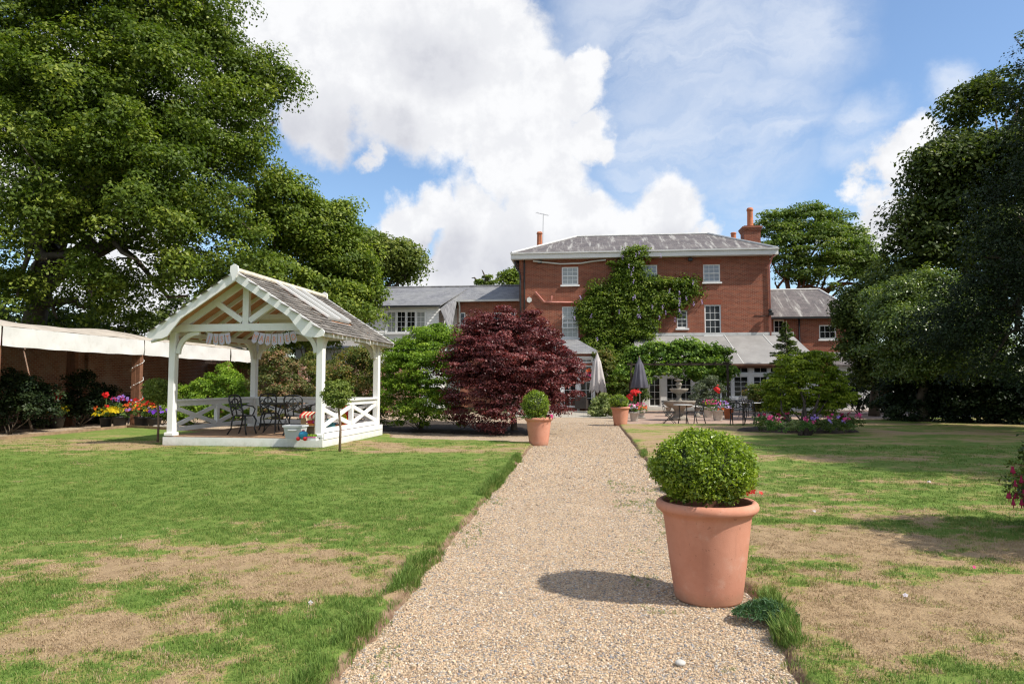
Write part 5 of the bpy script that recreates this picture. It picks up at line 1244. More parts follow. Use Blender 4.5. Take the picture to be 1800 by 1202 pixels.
# ------------------------------------------------------------------ terracotta pots with clipped box
def pot_mesh(t, mat='terracotta', n=56):
    b = MB()
    prof = [(0, .02), (.215, .0), (.226, .006), (.232, .02), (.245, .12), (.262, .25), (.278, .38), (.292, .50), (.303, .575), (.309, .590), (.318, .597), (.325, .61), (.341, .617), (.351, .632), (.353, .650), (.347, .668), (.334, .680), (.316, .683), (.303, .675), (.298, .655), (.292, .60), (.288, .55)]
    b.lathe(prof, n); o = b.build('pot', mat, t, smooth=True)
    MB().lathe([(.294, .575), (.15, .60), (0, .60)], 24).build('soil', 'soil', t, smooth=True)
    return o
def box_ball(t, base, c, r, n, size, seed, clump=.05, mat='box'):
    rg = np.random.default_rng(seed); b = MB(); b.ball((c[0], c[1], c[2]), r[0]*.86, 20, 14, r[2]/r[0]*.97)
    core = b.build('dark_core', 'shade_core', t, base, True)  # solid dark ball: inner shade as colour, blocks the view through
    nc = n//12
    d = norm(rg.normal(size=(nc, 3))); d[:, 2] = np.where(d[:, 2] < -.75, -d[:, 2], d[:, 2])
    wob = 1+.045*np.sin(d[:, 0]*7+seed)*np.sin(d[:, 1]*6+1)+.03*np.sin(d[:, 2]*9+d[:, 0]*5)
    rad = (.90+.13*rg.random(nc))*wob
    tip = np.array(c)+d*np.array(r)*rad[:, None]
    k = rg.integers(0, nc, n); gdir = norm(d[k]*.8+np.array([0, 0, .55])+rg.normal(size=(n, 3))*.14)
    back = rg.random(n)*clump*1.3
    p = tip[k]-gdir*back[:, None]+rg.normal(size=(n, 3))*clump*.22
    nr = norm(gdir*.35+norm(rg.normal(size=(n, 3)))*.85+d[k]*.25)
    cv = rg.normal(size=nc)*.12
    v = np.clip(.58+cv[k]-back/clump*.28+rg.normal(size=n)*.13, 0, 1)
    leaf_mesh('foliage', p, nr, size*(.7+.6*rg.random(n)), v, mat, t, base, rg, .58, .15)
M['shade_core'] = plain('painted_inner_shade', (.025, .035, .010), .95, .4, 20.)  # near-black green paints the shade inside the clipped balls
M['sprig'] = leafmat('loose_leaf', (.04, .09, .02), (.09, .17, .04), (.18, .27, .07), .3)
pb1 = AD(1245, 1045, 4.80); pb1[2] = 0.0
t = thing('box_ball_pot', 'largest terracotta pot with clipped box ball, nearest on the path edge', 'plant pot', pb1, group='terracotta pots along the path')
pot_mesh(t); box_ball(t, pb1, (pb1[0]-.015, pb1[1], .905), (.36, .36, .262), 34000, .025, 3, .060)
fl = np.array([pb1[0]+.30, pb1[1]-.0, .76])+np.random.default_rng(1).normal(size=(11, 3))*np.array([.03, .04, .045]); blossoms('red_blossoms', fl, .022, 'red', t, pb1, 2)
p2 = AD(947, 760, 16.85); p2[2] = 0.
t = thing('box_ball_pot', 'terracotta pot with rounded box ball in front of the red maple', 'plant pot', p2, group='terracotta pots along the path')
pot_mesh(t); p2c = AD(941.5, 707, 16.85); box_ball(t, p2, (p2c[0], p2c[1], .98), (.345, .345, .36), 11000, .03, 4, .07)
blossoms('pink_blossoms', np.array([p2[0]+.33, p2[1]-.2, .72])+np.random.default_rng(2).normal(size=(7, 3))*.035, .04, 'pink', t, p2, 2)
leaf_mesh('trailing_leaves', np.array([p2[0]-.1, p2[1]-.25, .70])+np.random.default_rng(5).normal(size=(160, 3))*np.array([.22, .06, .03]), norm(np.random.default_rng(6).normal(size=(160, 3))+np.array([0, -.5, .6])), .05, np.random.default_rng(7).random(160), 'sprig', t, p2, np.random.default_rng(8))
p3 = AD(1090.5, 735, 24.7); p3[2] = 0.
t = thing('box_ball_pot', 'terracotta pot with low box ball at the far end of the path', 'plant pot', p3, group='terracotta pots along the path')
pot_mesh(t); p3c = AD(1087.5, 707, 24.7); box_ball(t, p3, (p3c[0], p3c[1], .85), (.36, .36, .27), 8000, .035, 5, .07)

# standards flanking the gazebo
M['stem_bark'] = plain('pale_stem_bark', (.20, .135, .095), .9, .2, 10., .4, 60)
def standard(px, pyb, pyc, rpx, label, seed, lean=0., zb=.05):
    base = G(px, pyb, zb); D = (base-np.array([0, 0, CAM_Z]))@np.array(-_R[:, 2]); r = rpx*D/1200; zc = CAM_Z+(675-pyc)/1200*D
    t = thing('topiary_standard', label, 'topiary tree', base, group='standard topiaries beside the gazebo')
    MB().tube([base, base+np.array([.012, 0, .5]), base+np.array([-.01+lean*.5, 0, 1.]), (base[0]+lean, base[1], zc-.05)], [.030, .026, .024, .020], 8).build('stem', 'stem_bark', t, base, True)
    crown('ball', [(base[0]+lean, base[1], zc, r, r, r*.9)], 5200, .045, .07, 'topiary', t, base, seed, per=16, inner=.55, bottom=-1)
    return t
standard(277, 778, 688, 23, 'standard ball topiary on a thin stem left of the gazebo', 41, -.04)
standard(597, 795, 693, 25, 'standard ball topiary on a thin stem in front of the gazebo rail', 42, -.07)

# ------------------------------------------------------------------ terrace things
def gp(px, py, z=.014): return G(px, py, z)
def parasol(label, px, pyb, pytop, pybot, wpx, mat, seed, ragged=.0, n=40):
    base = gp(px, pyb); D = (base-np.array([0, 0, CAM_Z]))@np.array(-_R[:, 2]); zt_ = CAM_Z+(675-pytop)/1200*D; zb = CAM_Z+(675-pybot)/1200*D; r = wpx/2*D/1200
    t = thing('parasol', label, 'parasol', base, group='furled parasols on the terrace')
    MB().tube([(0, 0, .04), (0, 0, zt_-.02)], .022, 8).build('pole', 'timber' if mat != 'parasol_grey' else 'rail_metal', t, smooth=True)
    MB().lathe([(0, 0), (.24, 0), (.24, .05), (.05, .08), (.04, .12), (0, .12)], 16).build('base', 'stone', t, smooth=True)
    rg = random.Random(seed); ph = [rg.uniform(0, 6.28) for _ in range(4)]
    def wob(a, z):
        u = (zt_-z)/(zt_-zb); return (.04+.16*u)*math.sin(8*a+ph[0])+.07*u*math.sin(3*a+ph[1]+z*2)
    b = MB(); H = zt_-zb
    b.lathe([(.02, zt_), (.05, zt_-.10), (r*.40, zt_-H*.22), (r*.46, zt_-H*.24), (r*.62, zt_-H*.45), (r*.80, zt_-H*.7), (r, zb+.02), (r*.97, zb), (r*.7, zb+.06), (.03, zb+.25)], n, wob=wob)
    if ragged:
        b.v = [(x, y, z-(ragged*abs(math.sin(4*math.atan2(y, x)+ph[2])) if z < zb+.03 else 0)) for x, y, z in b.v]
    b.build('canopy', mat, t, smooth=True)
    MB().ball((0, 0, zt_+.02), .028, 8, 6, 1.5).build('finial', 'timber', t, smooth=True)
    return t
parasol('furled pale grey parasol in front of the porch doors', 1050.5, 724, 620, 684, 27, 'parasol_beige', 1, .22)
parasol('smaller furled pale grey parasol behind its neighbour by the wisteria', 1063.5, 718, 637, 677, 16, 'parasol_beige', 2, .15)
parasol('furled charcoal parasol in front of the vine arbour', 1125, 735, 628, 682, 27, 'parasol_grey', 3, .02)
def tub_chair(label, px, py, rz):
    t = thing('rattan_chair', label, 'chair', gp(px, py), rz, group='rattan chairs by the porch')
    MB().bbox(-.30, .30, -.28, .30, .12, .42, .03).build('seat', 'rattan', t)
    MB().bbox(-.33, .33, .22, .34, .14, .80, .03).build('backrest', 'rattan', t)
    for s in (-1, 1):
        MB().bbox(min(s*.24, s*.34), max(s*.24, s*.34), -.30, .215, .14, .66, .03).build('armrest', 'rattan', t)
        for y in (-.26, .28): MB().box(s*.28-.02, s*.28+.02, y-.02, y+.02, 0, .118).build('leg', 'black_metal', t)
    MB().bbox(-.22, .22, -.27, .20, .423, .48, .02).build('cushion', 'parasol_beige', t)
tub_chair('dark rattan tub chair left of the beige parasol', 1023, 722, PI-.2)
tub_chair('dark rattan tub chair beneath the beige parasol pole', 1043, 719, .9)
c0 = gp(1034, 718); t = thing('rattan_table', 'small square table with light top between the rattan chairs', 'table', c0)
MB().box(-.35, .35, -.35, .35, .70, .73).build('tabletop', 'lead_light', t)
for sx in (-1, 1):
    for sy in (-1, 1): MB().box(sx*.30-.025, sx*.30+.025, sy*.30-.025, sy*.30+.025, 0, .698).build('leg', 'rattan', t)
# fountain
fb = gp(1194, 741); fb[1] += 1.2; fb = AD(1194, 735, 28.2); fb[2] = .012
t = thing('fountain', 'two-tier weathered stone fountain with urn finial on the terrace', 'fountain', fb)
scal = lambda k_, a_: (lambda a, z: a_*abs(math.sin(k_*a/2)))
MB().lathe([(0, 0), (.42, 0), (.42, .10), (.30, .14), (.24, .20), (.20, .40), (.26, .50), (.20, .52)], 8).build('pedestal', 'stone', t)
MB().lathe([(.18, .48), (.45, .54), (.60, .66), (.66, .74), (.68, .80), (.62, .81), (.58, .76), (.40, .68), (0, .66)], 48, wob=scal(12, .05)).build('basin', 'stone', t, smooth=True)
MB().lathe([(0, .775), (.58, .775)], 32).build('water', 'water', t)
MB().lathe([(.12, .66), (.16, .78), (.10, .86), (.09, 1.0), (.13, 1.08), (.10, 1.10)], 16).build('column', 'stone', t, smooth=True)
MB().lathe([(.09, 1.08), (.22, 1.13), (.33, 1.22), (.37, 1.30), (.34, 1.31), (.30, 1.26), (0, 1.22)], 32, wob=scal(8, .09)).build('upper_bowl', 'stone', t, smooth=True)
MB().lathe([(.13, 1.24), (.07, 1.34), (.10, 1.40), (.13, 1.46), (.12, 1.52), (.06, 1.56), (.09, 1.60), (.17, 1.64), (.17, 1.67), (0, 1.66)], 16, wob=lambda a, z: .12*math.sin(5*a) if z > 1.5 else 0).build('urn_finial', 'stone', t, smooth=True)
# stone bench
sb = AD(1204, 726, 31.5); sb[2] = .012; t = thing('stone_bench', 'low pale stone bench behind the fountain', 'bench', sb)
MB().bbox(-.95, .75, -.2, .2, .42, .50, .02).build('seat', 'pot_pale', t)
for x in (-.75, .55): MB().lathe([(.16, 0), (.16, .06), (.10, .12), (.08, .22), (.12, .34), (.15, .415)], 10, (x, 0, 0)).build('support', 'stone', t, smooth=True)
# bistro sets
def bistro_table(label, px, py, r, grp=None, z=.72, mat='black_metal', top='lead_light'):
    t = thing('bistro_table', label, 'table', gp(px, py), 0, grp)
    b = MB(); b.lathe([(0, z-.02), (r-.01, z-.02), (r, z-.01), (r, z), (r-.01, z+.005), (0, z+.005)], 28); b.build('tabletop', top, t, smooth=True)
    for a in (.6, 2.17, 3.74, 5.31):
        c_, s_ = math.cos(a), math.sin(a); MB().tube([(c_*r*.55, s_*r*.55, z-.02), (c_*r*.45, s_*r*.45, .35), (c_*r*.72, s_*r*.72, 0)], .011, 6).build('leg', mat, t, smooth=True)
    MB().tube([(x, y, .35) for x, y, _ in [(r*.45*math.cos(a), r*.45*math.sin(a), 0) for a in np.linspace(0, 2*PI, 17)]], .007, 5).build('ring', mat, t)
    return t
def folding_chair(label, loc, rz, grp):
    t = thing('folding_chair', label, 'chair', loc, rz, grp)
    b = MB()
    for i in range(6): b.box(-.20, .20, -.20+i*.066, -.20+i*.066+.052, .44, .456)
    tag(b.build('seat', 'black_metal', t), kind='stuff')
    for s in (-1, 1):
        MB().tube([(s*.20, -.22, .0), (s*.20, .19, .46), (s*.20, .26, .88)], .011, 6).build('rear_frame', 'black_metal', t, smooth=True)
        MB().tube([(s*.18, .24, 0), (s*.18, -.19, .45)], .011, 6).build('leg', 'black_metal', t, smooth=True)
    b = MB()
    for i in range(3): b.beam((-.20, .225+.012*i, .66+i*.085), (.20, .225+.012*i, .66+i*.085), .012, .05)
    tag(b.build('backrest', 'black_metal', t), kind='stuff')
    for y, z in ((-.20, .02), (.23, .02)): MB().tube([(-.19, y, z+.06), (.19, y, z+.06)], .008, 5).build('crossbar', 'black_metal', t)
    return t
bistro_table('round bistro table with pale top in front of the fountain', 1201, 745, .36)
def slat_chair(label, loc, rz, grp):
    t = thing('garden_chair', label, 'chair', loc, rz, grp)
    MB().bbox(-.22, .22, -.22, .22, .43, .455, .01).build('seat', 'black_metal', t)
    for s in (-1, 1):
        MB().tube([(s*.20, -.20, .43), (s*.21, -.23, .25), (s*.20, -.26, 0)], .019, 6).build('leg', 'black_metal', t, smooth=True)
        MB().tube([(s*.20, .20, .43), (s*.21, .25, .22), (s*.22, .32, 0)], .019, 6).build('leg', 'black_metal', t, smooth=True)
    b = MB(); b.tube([(-.21, .20, .45), (-.22, .27, .80), (-.19, .29, .90), (0, .30, .92), (.19, .29, .90), (.22, .27, .80), (.21, .20, .45)], .019, 6)
    b.tube([(x, .262+.02*(z-.75), z) for x, _, z in ell(0, .74, .12, .10, 0, 14)], .015, 5); b.tube([(-.21, .25, .68), (-.12, .26, .73)], .015, 5); b.tube([(.21, .25, .68), (.12, .26, .73)], .015, 5)
    b.tube([(-.21, .25, .62), (0, .24, .58), (.21, .25, .62)], .015, 5); b.tube([(0, .262, .64), (0, .29, .92)], .015, 5); b.tube([(-.21, .27, .80), (0, .28, .86), (.21, .27, .80)], .015, 5)
    b.build('backrest', 'black_metal', t, smooth=True)
    return t
TG = 'metal chairs on the terrace'
folding_chair('slatted black folding chair with crossed legs left of the bistro table', gp(1177, 745), math.radians(75), TG)
slat_chair('black garden chair close to the right side of the bistro table', gp(1222, 745), math.radians(-55), TG)
slat_chair('black garden chair seen from behind, left of the terrace dining table', gp(1297, 749), math.radians(160), TG)
slat_chair('black garden chair facing the flowerbed tree in front of the dining table', gp(1328, 748), math.radians(120), TG)
slat_chair('black garden chair tucked beside the small flowering tree', gp(1349, 744), math.radians(-100), TG)
bistro_table('wider pale-topped table among the right-hand terrace chairs', 1317, 738, .5)
bistro_table('small pale-topped table nearly hidden by the flowerbed tree', 1352, 736, .35)
slat_chair('black garden chair behind the dining table by the white window sill', gp(1312, 733), math.radians(10), TG)

# flower pots
def flowerpot(*a, **k):
    k['fs'] = k.get('fs', .05)*.78; return flowerpot_(*a, **k)
def flowerpot_(name, label, base, rp, hp, potmat, fr, fz, n, leaf, flowers, seed, grp=None, tall=None, fs=.05, sq=False):
    t = thing(name, label, 'flower pot', base, group=grp)
    b = MB(); b.lathe([(0, .005), (rp*.72, 0), (rp*.75, .01), (rp*.96, hp*.9), (rp*1.04, hp*.91), (rp*1.04, hp), (rp*.92, hp), (rp*.9, hp*.8), (0, hp*.8)], 20); b.build('pot', potmat, t, smooth=True)
    c = (base[0], base[1], base[2]+fz)
    crown('foliage', [(c[0], c[1], c[2]-.03, fr, fr, fr*.62)], n, .055, .08, leaf, t, base, seed, per=20, inner=.2)
    for i, (mt, k_, off, sp) in enumerate(flowers):
        pts = cloudpts((c[0]+off[0], c[1]+off[1], c[2]+off[2]), (sp, sp, sp*.6), k_, seed+i*7); blossoms(mt+'_blossoms', pts, fs, mt, t, base, seed+i)
    if tall:
        for j, (dx, h, mt) in enumerate(tall):
            p = np.array([c[0]+dx, c[1]-.05, base[2]+h]); MB().tube([(c[0]+dx*.4, c[1], c[2]), p], .012, 5).build('flower_stem', 'green_stem', t, base)
            blossoms(mt+'_head', p+np.random.default_rng(seed+j).normal(size=(22, 3))*.055, .055, mt, t, base, seed+j)
    return t
M['green_stem'] = plain('green_stem', (.08, .14, .04), .7)
FG = 'summer flower pots on the terrace'
flowerpot('flower_pot', 'pale pot of mixed flowers with tall red geraniums beside the far terracotta pot', gp(1115, 740), .19, .36, 'pot_pale', .36, .50, 700, 'sprig', [('white_petal', 22, (-.15, -.1, .05), .25), ('pink', 22, (0, -.1, .1), .3), ('lilac', 12, (-.1, -.1, 0), .3), ('orange', 20, (.25, -.1, 0), .18)], 60, FG, [(-.02, 1.16, 'red'), (.10, 1.18, 'red'), (-.16, .98, 'red')])
flowerpot('flower_pot', 'second pale pot with orange flowers just behind the geranium pot', gp(1127, 735), .17, .30, 'pot_pale', .30, .42, 400, 'sprig', [('orange', 26, (.05, -.1, .02), .25), ('pink', 10, (0, -.1, .1), .25)], 61, FG)
flowerpot('flower_pot', 'grey pot of pink and violet flowers with one tall red geranium', gp(1262, 739), .23, .42, 'pot_pale', .46, .58, 900, 'sprig', [('pink', 18, (-.15, -.1, .1), .3), ('lilac', 26, (.25, -.1, -.05), .28), ('purple', 16, (.1, -.1, .1), .3), ('orange', 16, (.1, -.2, -.12), .15)], 62, FG, [(-.02, 1.27, 'red')])
flowerpot('flower_pot', 'pale stone pot half hidden left of the pink and violet pot', gp(1246, 733), .26, .46, 'pot_pale', .36, .56, 500, 'sprig', [('pink', 14, (-.05, -.1, .1), .3), ('yellow', 8, (0, -.1, 0), .3)], 63, FG)
flowerpot('flower_pot', 'brown earthenware pot with trailing leaves right of the violet flowers', gp(1281, 736), .22, .45, 'terracotta_dark', .30, .52, 400, 'sprig', [('pink', 5, (0, -.1, .1), .25)], 64, FG)
hb = AY(1037, 655, 38.1); t = thing('hanging_basket', 'hanging basket of orange and pink flowers beside the porch doors', 'hanging basket', hb)
MB().lathe([(0, -.16), (.10, -.13), (.16, -.03), (.17, 0)], 12).build('basket', 'bark', t); MB().tube([(0, 0, 0), (0, .3, .55)], .006, 4).build('chain', 'black_metal', t)
crown('foliage', [(hb[0], hb[1], hb[2], .24, .2, .18)], 250, .06, .06, 'sprig', t, hb, 66); blossoms('orange_blossoms', cloudpts(hb+np.array([-.0, 0, .08]), (.2, .2, .15), 14, 3), .07, 'orange', t, hb); blossoms('pink_blossoms', cloudpts(hb+np.array([-.05, 0, -.15]), (.2, .2, .2), 16, 4), .07, 'pink', t, hb)
# planters by the awning
AG = 'flower planters under the awning'
flowerpot('flower_planter', 'black pot with yellow bidens and mauve petunias at the foot of the awning post', G(210, 752.5, .01), .23, .40, 'pot_black', .42, .60, 700, 'sprig', [('yellow', 130, (-.12, -.12, -.04), .30), ('purple', 34, (.12, -.05, .33), .30), ('fuchsia', 14, (-.1, 0, .35), .25), ('purple', 10, (.38, -.1, -.02), .12), ('orange', 8, (.3, -.1, .15), .12)], 70, AG, fs=.062)
flowerpot('flower_planter', 'planter of red and yellow flowers peeking out left of the awning post', G(186, 752, .01), .2, .35, 'pot_black', .34, .55, 500, 'sprig', [('yellow', 40, (-.05, -.1, -.1), .32), ('red', 8, (.1, -.1, .12), .15), ('orange', 8, (-.1, -.1, .1), .25)], 71, AG, [(.0, 1.12, 'red')], fs=.06)
flowerpot('flower_planter', 'wide planter massed with orange and red bedding flowers', G(249, 751, .01), .26, .36, 'pot_black', .62, .60, 1300, 'sprig', [('orange', 70, (-.05, -.12, .0), .55), ('red', 34, (.05, -.1, .18), .5), ('yellow', 18, (-.2, -.1, .0), .45)], 72, AG, fs=.055)
flowerpot('flower_planter', 'planter with deep violet and red petunias beside the left topiary', G(272, 752, .01), .22, .34, 'pot_black', .34, .55, 500, 'sprig', [('violet', 30, (.1, -.1, -.02), .36), ('red', 20, (-.1, -.1, .28), .2), ('yellow', 9, (.08, -.1, .1), .3)], 73, AG, fs=.062)
flowerpot('flower_planter', 'shaded planter of yellow flowers with a red bloom between the awning posts', G(100, 752, .01), .24, .36, 'pot_black', .45, .55, 700, 'sprig', [('yellow', 90, (0, -.1, 0), .42)], 74, AG, [(.02, 1.12, 'red'), (.1, 1.05, 'red')], fs=.055)
ab = G(216, 745, .01); t = thing('a_board', 'small black framed chalkboard sign behind the flower planter', 'sign', ab, -.2)
b = MB(); [b.beam(p, q, .04, .03) for p, q in (((-.25, 0, 0), (-.2, .2, 1.15)), ((.25, 0, 0), (.2, .2, 1.15)), ((-.2, .2, 1.15), (.2, .2, 1.15)))]; b.build('frame', 'black_metal', t); MB().add([(-.22, .05, .25), (.22, .05, .25), (.18, .19, 1.1), (-.18, .19, 1.1)], [(0, 1, 2, 3)]).build('panel', 'rattan', t)
rk = random.Random(9)
rb_ = MB()
for i in range(16):
    p = G(262+i*2.6+rk.uniform(-1, 1), 753+rk.uniform(-1, 1), 0); r = rk.uniform(.07, .13); rb_ = MB(); rb_.ball((0, 0, r*.4), r, 7, 5, .7)
    o = rb_.build('edging_stone', 'stone', smooth=True); o.location = p; tag(o, 'small rounded edging stone in the row at the foot of the flower planters', 'stone', 'edging stones below the planters')
# ------------------------------------------------------------------ trees and shrubs
def tree(name, label, cat, base, fork, r0, lobes, n, size, clump, mat, seed, bark='bark', nl=None, group=None, **kw):
    base = np.array(base, float); t = thing(name, label, cat, base, group=group)
    woody('trunk', base, fork, r0, lobes, t, base, bark, seed, nl)
    crown('crown', lobes, n, size, clump, mat, t, base, seed+1, **kw); return t
def ground_at(px, D): p = AD(px, 675, D); p[2] = 0; return p
# the big oak on the left
ol = LP([(60,60,31,150),(200,30,31,145),(320,50,33,90),(355,120,34,80),(425,160,34,58),(465,135,34.5,42),(500,155,34.5,28),(482,215,34.5,26),(100,200,28,135),(250,190,30,130),(380,240,33,90),(440,230,34,42),
 (60,340,28,125),(210,340,28,120),(340,350,31,110),(440,330,33,75),(490,320,34,36),(80,455,28,105),(235,455,28,95),(370,450,31,90),(455,420,33,62),(500,400,34,36),
 (-120,120,30,160),(-130,330,29,150),(60,-120,32,170),(260,-120,33,150),(360,-30,34,70),(-100,480,29,110),(30,520,28,50),(160,520,28,55),(330,520,31,60),(150,120,33,120),(150,280,32,120),(150,400,32,120),(290,290,34,100),(40,250,34,140),(290,420,34,90),(210,540,31,60),(420,500,34,60),(100,560,32,60)], .95)
ob_ = ground_at(55, 33)
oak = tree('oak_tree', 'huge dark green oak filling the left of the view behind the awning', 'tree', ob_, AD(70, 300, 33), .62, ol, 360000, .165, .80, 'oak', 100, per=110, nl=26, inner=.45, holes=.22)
l2 = LP([(500,365,36,52),(535,395,37,48),(480,420,36,55),(560,420,38,52),(590,400,38,38),(530,470,37,65),(600,470,38,55),(625,500,38,42),(560,520,37,60),(480,500,35,60),(610,545,37,50),(430,530,35,60),(540,560,37,45),(645,540,38,28)], .9)
tree('lime_tree', 'mid-green tree sloping down behind the gazebo, right of the great oak', 'tree', ground_at(540, 38), AD(545, 500, 38), .28, l2, 80000, .18, .75, 'oak2', 120, per=90, inner=.45, holes=.2)
l3 = LP([(655,470,58,45),(695,460,58,38),(640,450,58,35),(715,480,58,26),(670,500,58,40),(722,468,58,18),(600,480,58,50),(700,500,58,25)], .9)
tree('distant_oak', 'sunlit yellow-green oak beyond the left end of the slate roof', 'tree', ground_at(665, 58), AD(665, 520, 58), .4, l3, 26000, .28, 1.2, 'farleaf', 140, per=80, inner=.45, holes=.2)
l4 = LP([(893,490,64,14),(906,496,64,14),(882,500,64,10),(905,482,64,9)]); tree('distant_tree', 'small green treetop peeping over the roof beside the house corner', 'tree', ground_at(895, 64), AD(895, 520, 64), .2, l4, 3000, .22, .6, 'oak2', 150)
# stag-headed old tree
sb_ = ground_at(852, 62); t = thing('stag_headed_tree', 'old tree with bare crooked dead branches showing above the slate roof', 'tree', sb_)
b = MB(); b.tube([sb_, AD(850, 520, 62), AD(848, 500, 62), AD(838, 494, 62), AD(834, 488, 62), AD(829, 489, 62)], [.4, .3, .22, .12, .07, .03], 7); b.tube([AD(849, 503, 62), AD(855, 492, 62), AD(849, 478, 62), AD(847, 474, 62)], [.2, .12, .06, .02], 6); b.tube([AD(855, 492, 62), AD(862, 487, 62), AD(867, 482, 62)], [.1, .06, .02], 5); b.build('trunk', 'bark', t, sb_, True)
crown('crown', LP([(855,494,62,9),(848,500,62,9),(862,500,62,8)]), 900, .22, .5, 'oak2', t, sb_, 8)
# acacia behind the right wing
l5 = LP([(1530,470,53,28),(1515,500,53,30),(1550,505,53,26),(1490,500,53,30),(1370,400,54,32),(1420,400,54,40),(1470,410,54,36),(1500,425,54,28),(1380,440,53,40),(1440,440,53,46),(1495,455,53,32),(1350,450,53,25),(1400,480,53,28),(1460,480,53,38),(1520,480,53,30),(1460,390,54,18)], .9)
tree('acacia_tree', 'airy light green acacia with spreading reddish limbs behind the right wing', 'tree', ground_at(1385, 54), AD(1385, 520, 54), .42, l5, 42000, .20, .75, 'acacia', 160, 'bark_red', per=55, flat=.35, inner=.5, holes=.10)
# dark tree mass on the right
l6 = LP([(1750,210,32,70),(1700,250,32,60),(1790,180,32,60),(1720,330,31,80),(1650,350,31,55),(1640,310,31,35),(1790,330,30,100),(1700,430,31,90),(1620,420,31,55),(1780,450,30,100),(1600,470,31,50),(1870,250,32,110),(1960,400,32,130),(1880,480,31,110),(1690,200,32,30),(1590,500,31,40)], .9)
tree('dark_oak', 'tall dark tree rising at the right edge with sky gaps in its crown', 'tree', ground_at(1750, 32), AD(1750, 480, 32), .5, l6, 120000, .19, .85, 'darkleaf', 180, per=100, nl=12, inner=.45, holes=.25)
l7 = LP([(1790,380,21,80),(1760,470,21,80),(1800,560,20.5,110),(1870,300,21,110),(1700,560,21,75),(1900,500,21,140),(1650,600,22,55),(1740,640,21,75),(1840,660,20,80),(1840,150,21,70)], .8)
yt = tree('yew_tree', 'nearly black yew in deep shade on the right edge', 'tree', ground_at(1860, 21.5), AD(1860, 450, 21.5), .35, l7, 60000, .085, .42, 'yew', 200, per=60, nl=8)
tw = np.array(AD(1790, 80, 20)); b = MB(); b.tube([AD(1900, 160, 21), AD(1840, 110, 20.5), AD(1800, 85, 20), AD(1782, 66, 20)], [.06, .04, .02, .008], 6)
b.build('branch', 'bark', yt, ground_at(1860, 21.5), True); crown('branch_foliage', LP([(1795,70,20,8),(1800,92,20,12),(1788,80,20,6),(1830,110,20.3,24),(1815,135,20.3,14),(1870,140,21,50)]), 2600, .07, .16, 'darkleaf', yt, ground_at(1860, 21.5), 9)
# laurels in front of the right trees
l8 = LP([(1585,535,26,36),(1630,520,26,40),(1565,590,26,44),(1610,590,25,52),(1665,555,25,45),(1700,600,24.5,55),(1640,630,25,50),(1740,650,24,55),(1590,645,25.5,38),(1535,610,26.5,28),(1545,565,27,28),(1540,535,28,20),(1690,530,25,34)], .85)
tree('laurel_tree', 'broad glossy-leaved laurel catching glints of sun right of the house', 'tree', ground_at(1620, 26.5), AD(1620, 620, 26.5), .2, l8, 95000, .115, .46, 'laurel', 220, per=70, holes=.2, nl=8, aspect=.42, inner=.45)
l8b = LP([(1500,540,31,28),(1545,530,31,38),(1520,570,31,38),(1510,620,31,35),(1540,660,31,40),(1490,565,31,20)], .8)
tree('holly_tree', 'dark leafy tree joining the right wing to the laurel', 'tree', ground_at(1535, 32), AD(1530, 560, 32), .2, l8b, 36000, .13, .45, 'darkleaf', 230, per=50, nl=6)
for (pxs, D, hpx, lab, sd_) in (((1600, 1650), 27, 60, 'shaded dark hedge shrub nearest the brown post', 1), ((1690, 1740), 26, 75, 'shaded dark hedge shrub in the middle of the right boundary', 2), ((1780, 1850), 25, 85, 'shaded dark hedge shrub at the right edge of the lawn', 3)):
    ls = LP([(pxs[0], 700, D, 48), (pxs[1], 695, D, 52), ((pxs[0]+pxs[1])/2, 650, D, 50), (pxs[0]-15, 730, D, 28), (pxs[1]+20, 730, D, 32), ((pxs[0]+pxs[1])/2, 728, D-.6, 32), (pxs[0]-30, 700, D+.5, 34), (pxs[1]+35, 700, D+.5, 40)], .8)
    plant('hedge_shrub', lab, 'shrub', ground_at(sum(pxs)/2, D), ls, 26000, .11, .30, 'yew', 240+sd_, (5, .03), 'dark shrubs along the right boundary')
ls = LP([(1490, 705, 34, 28), (1520, 700, 34, 25), (1545, 715, 34, 20), (1500, 680, 34, 20)]); plant('shade_shrub', 'dark bush in front of the shaded lean-to', 'shrub', ground_at(1510, 34), ls, 8000, .10, .3, 'yew', 250, (4, .03))
ls = LP([(1580, 690, 30, 30), (1600, 660, 30, 35), (1600, 720, 29.5, 30), (1640, 640, 29, 40)]); plant('shade_shrub', 'dark bush behind the brown post', 'shrub', ground_at(1600, 30.5), ls, 8000, .10, .3, 'yew', 251, (4, .03))
# understorey beyond the garden wall closing the view below the oak
for i, (px, D, r) in enumerate(((-60, 36, 90), (60, 38, 80), (180, 40, 70), (300, 42, 70), (400, 44, 65), (480, 46, 60))):
    ls = LP([(px, 640, D, r), (px-50, 610, D, r*.8), (px+50, 600, D, r*.8), (px, 570, D, r*.7)], .7)
    plant('understorey_bush', 'dark evergreen bush under the oak behind the wall, number %s from the left' % ['one', 'two', 'three', 'four', 'five', 'six'][i], 'bush', ground_at(px, D), ls, 9000, .20, .6, 'darkleaf', 260+i, None, 'evergreens beyond the garden wall')

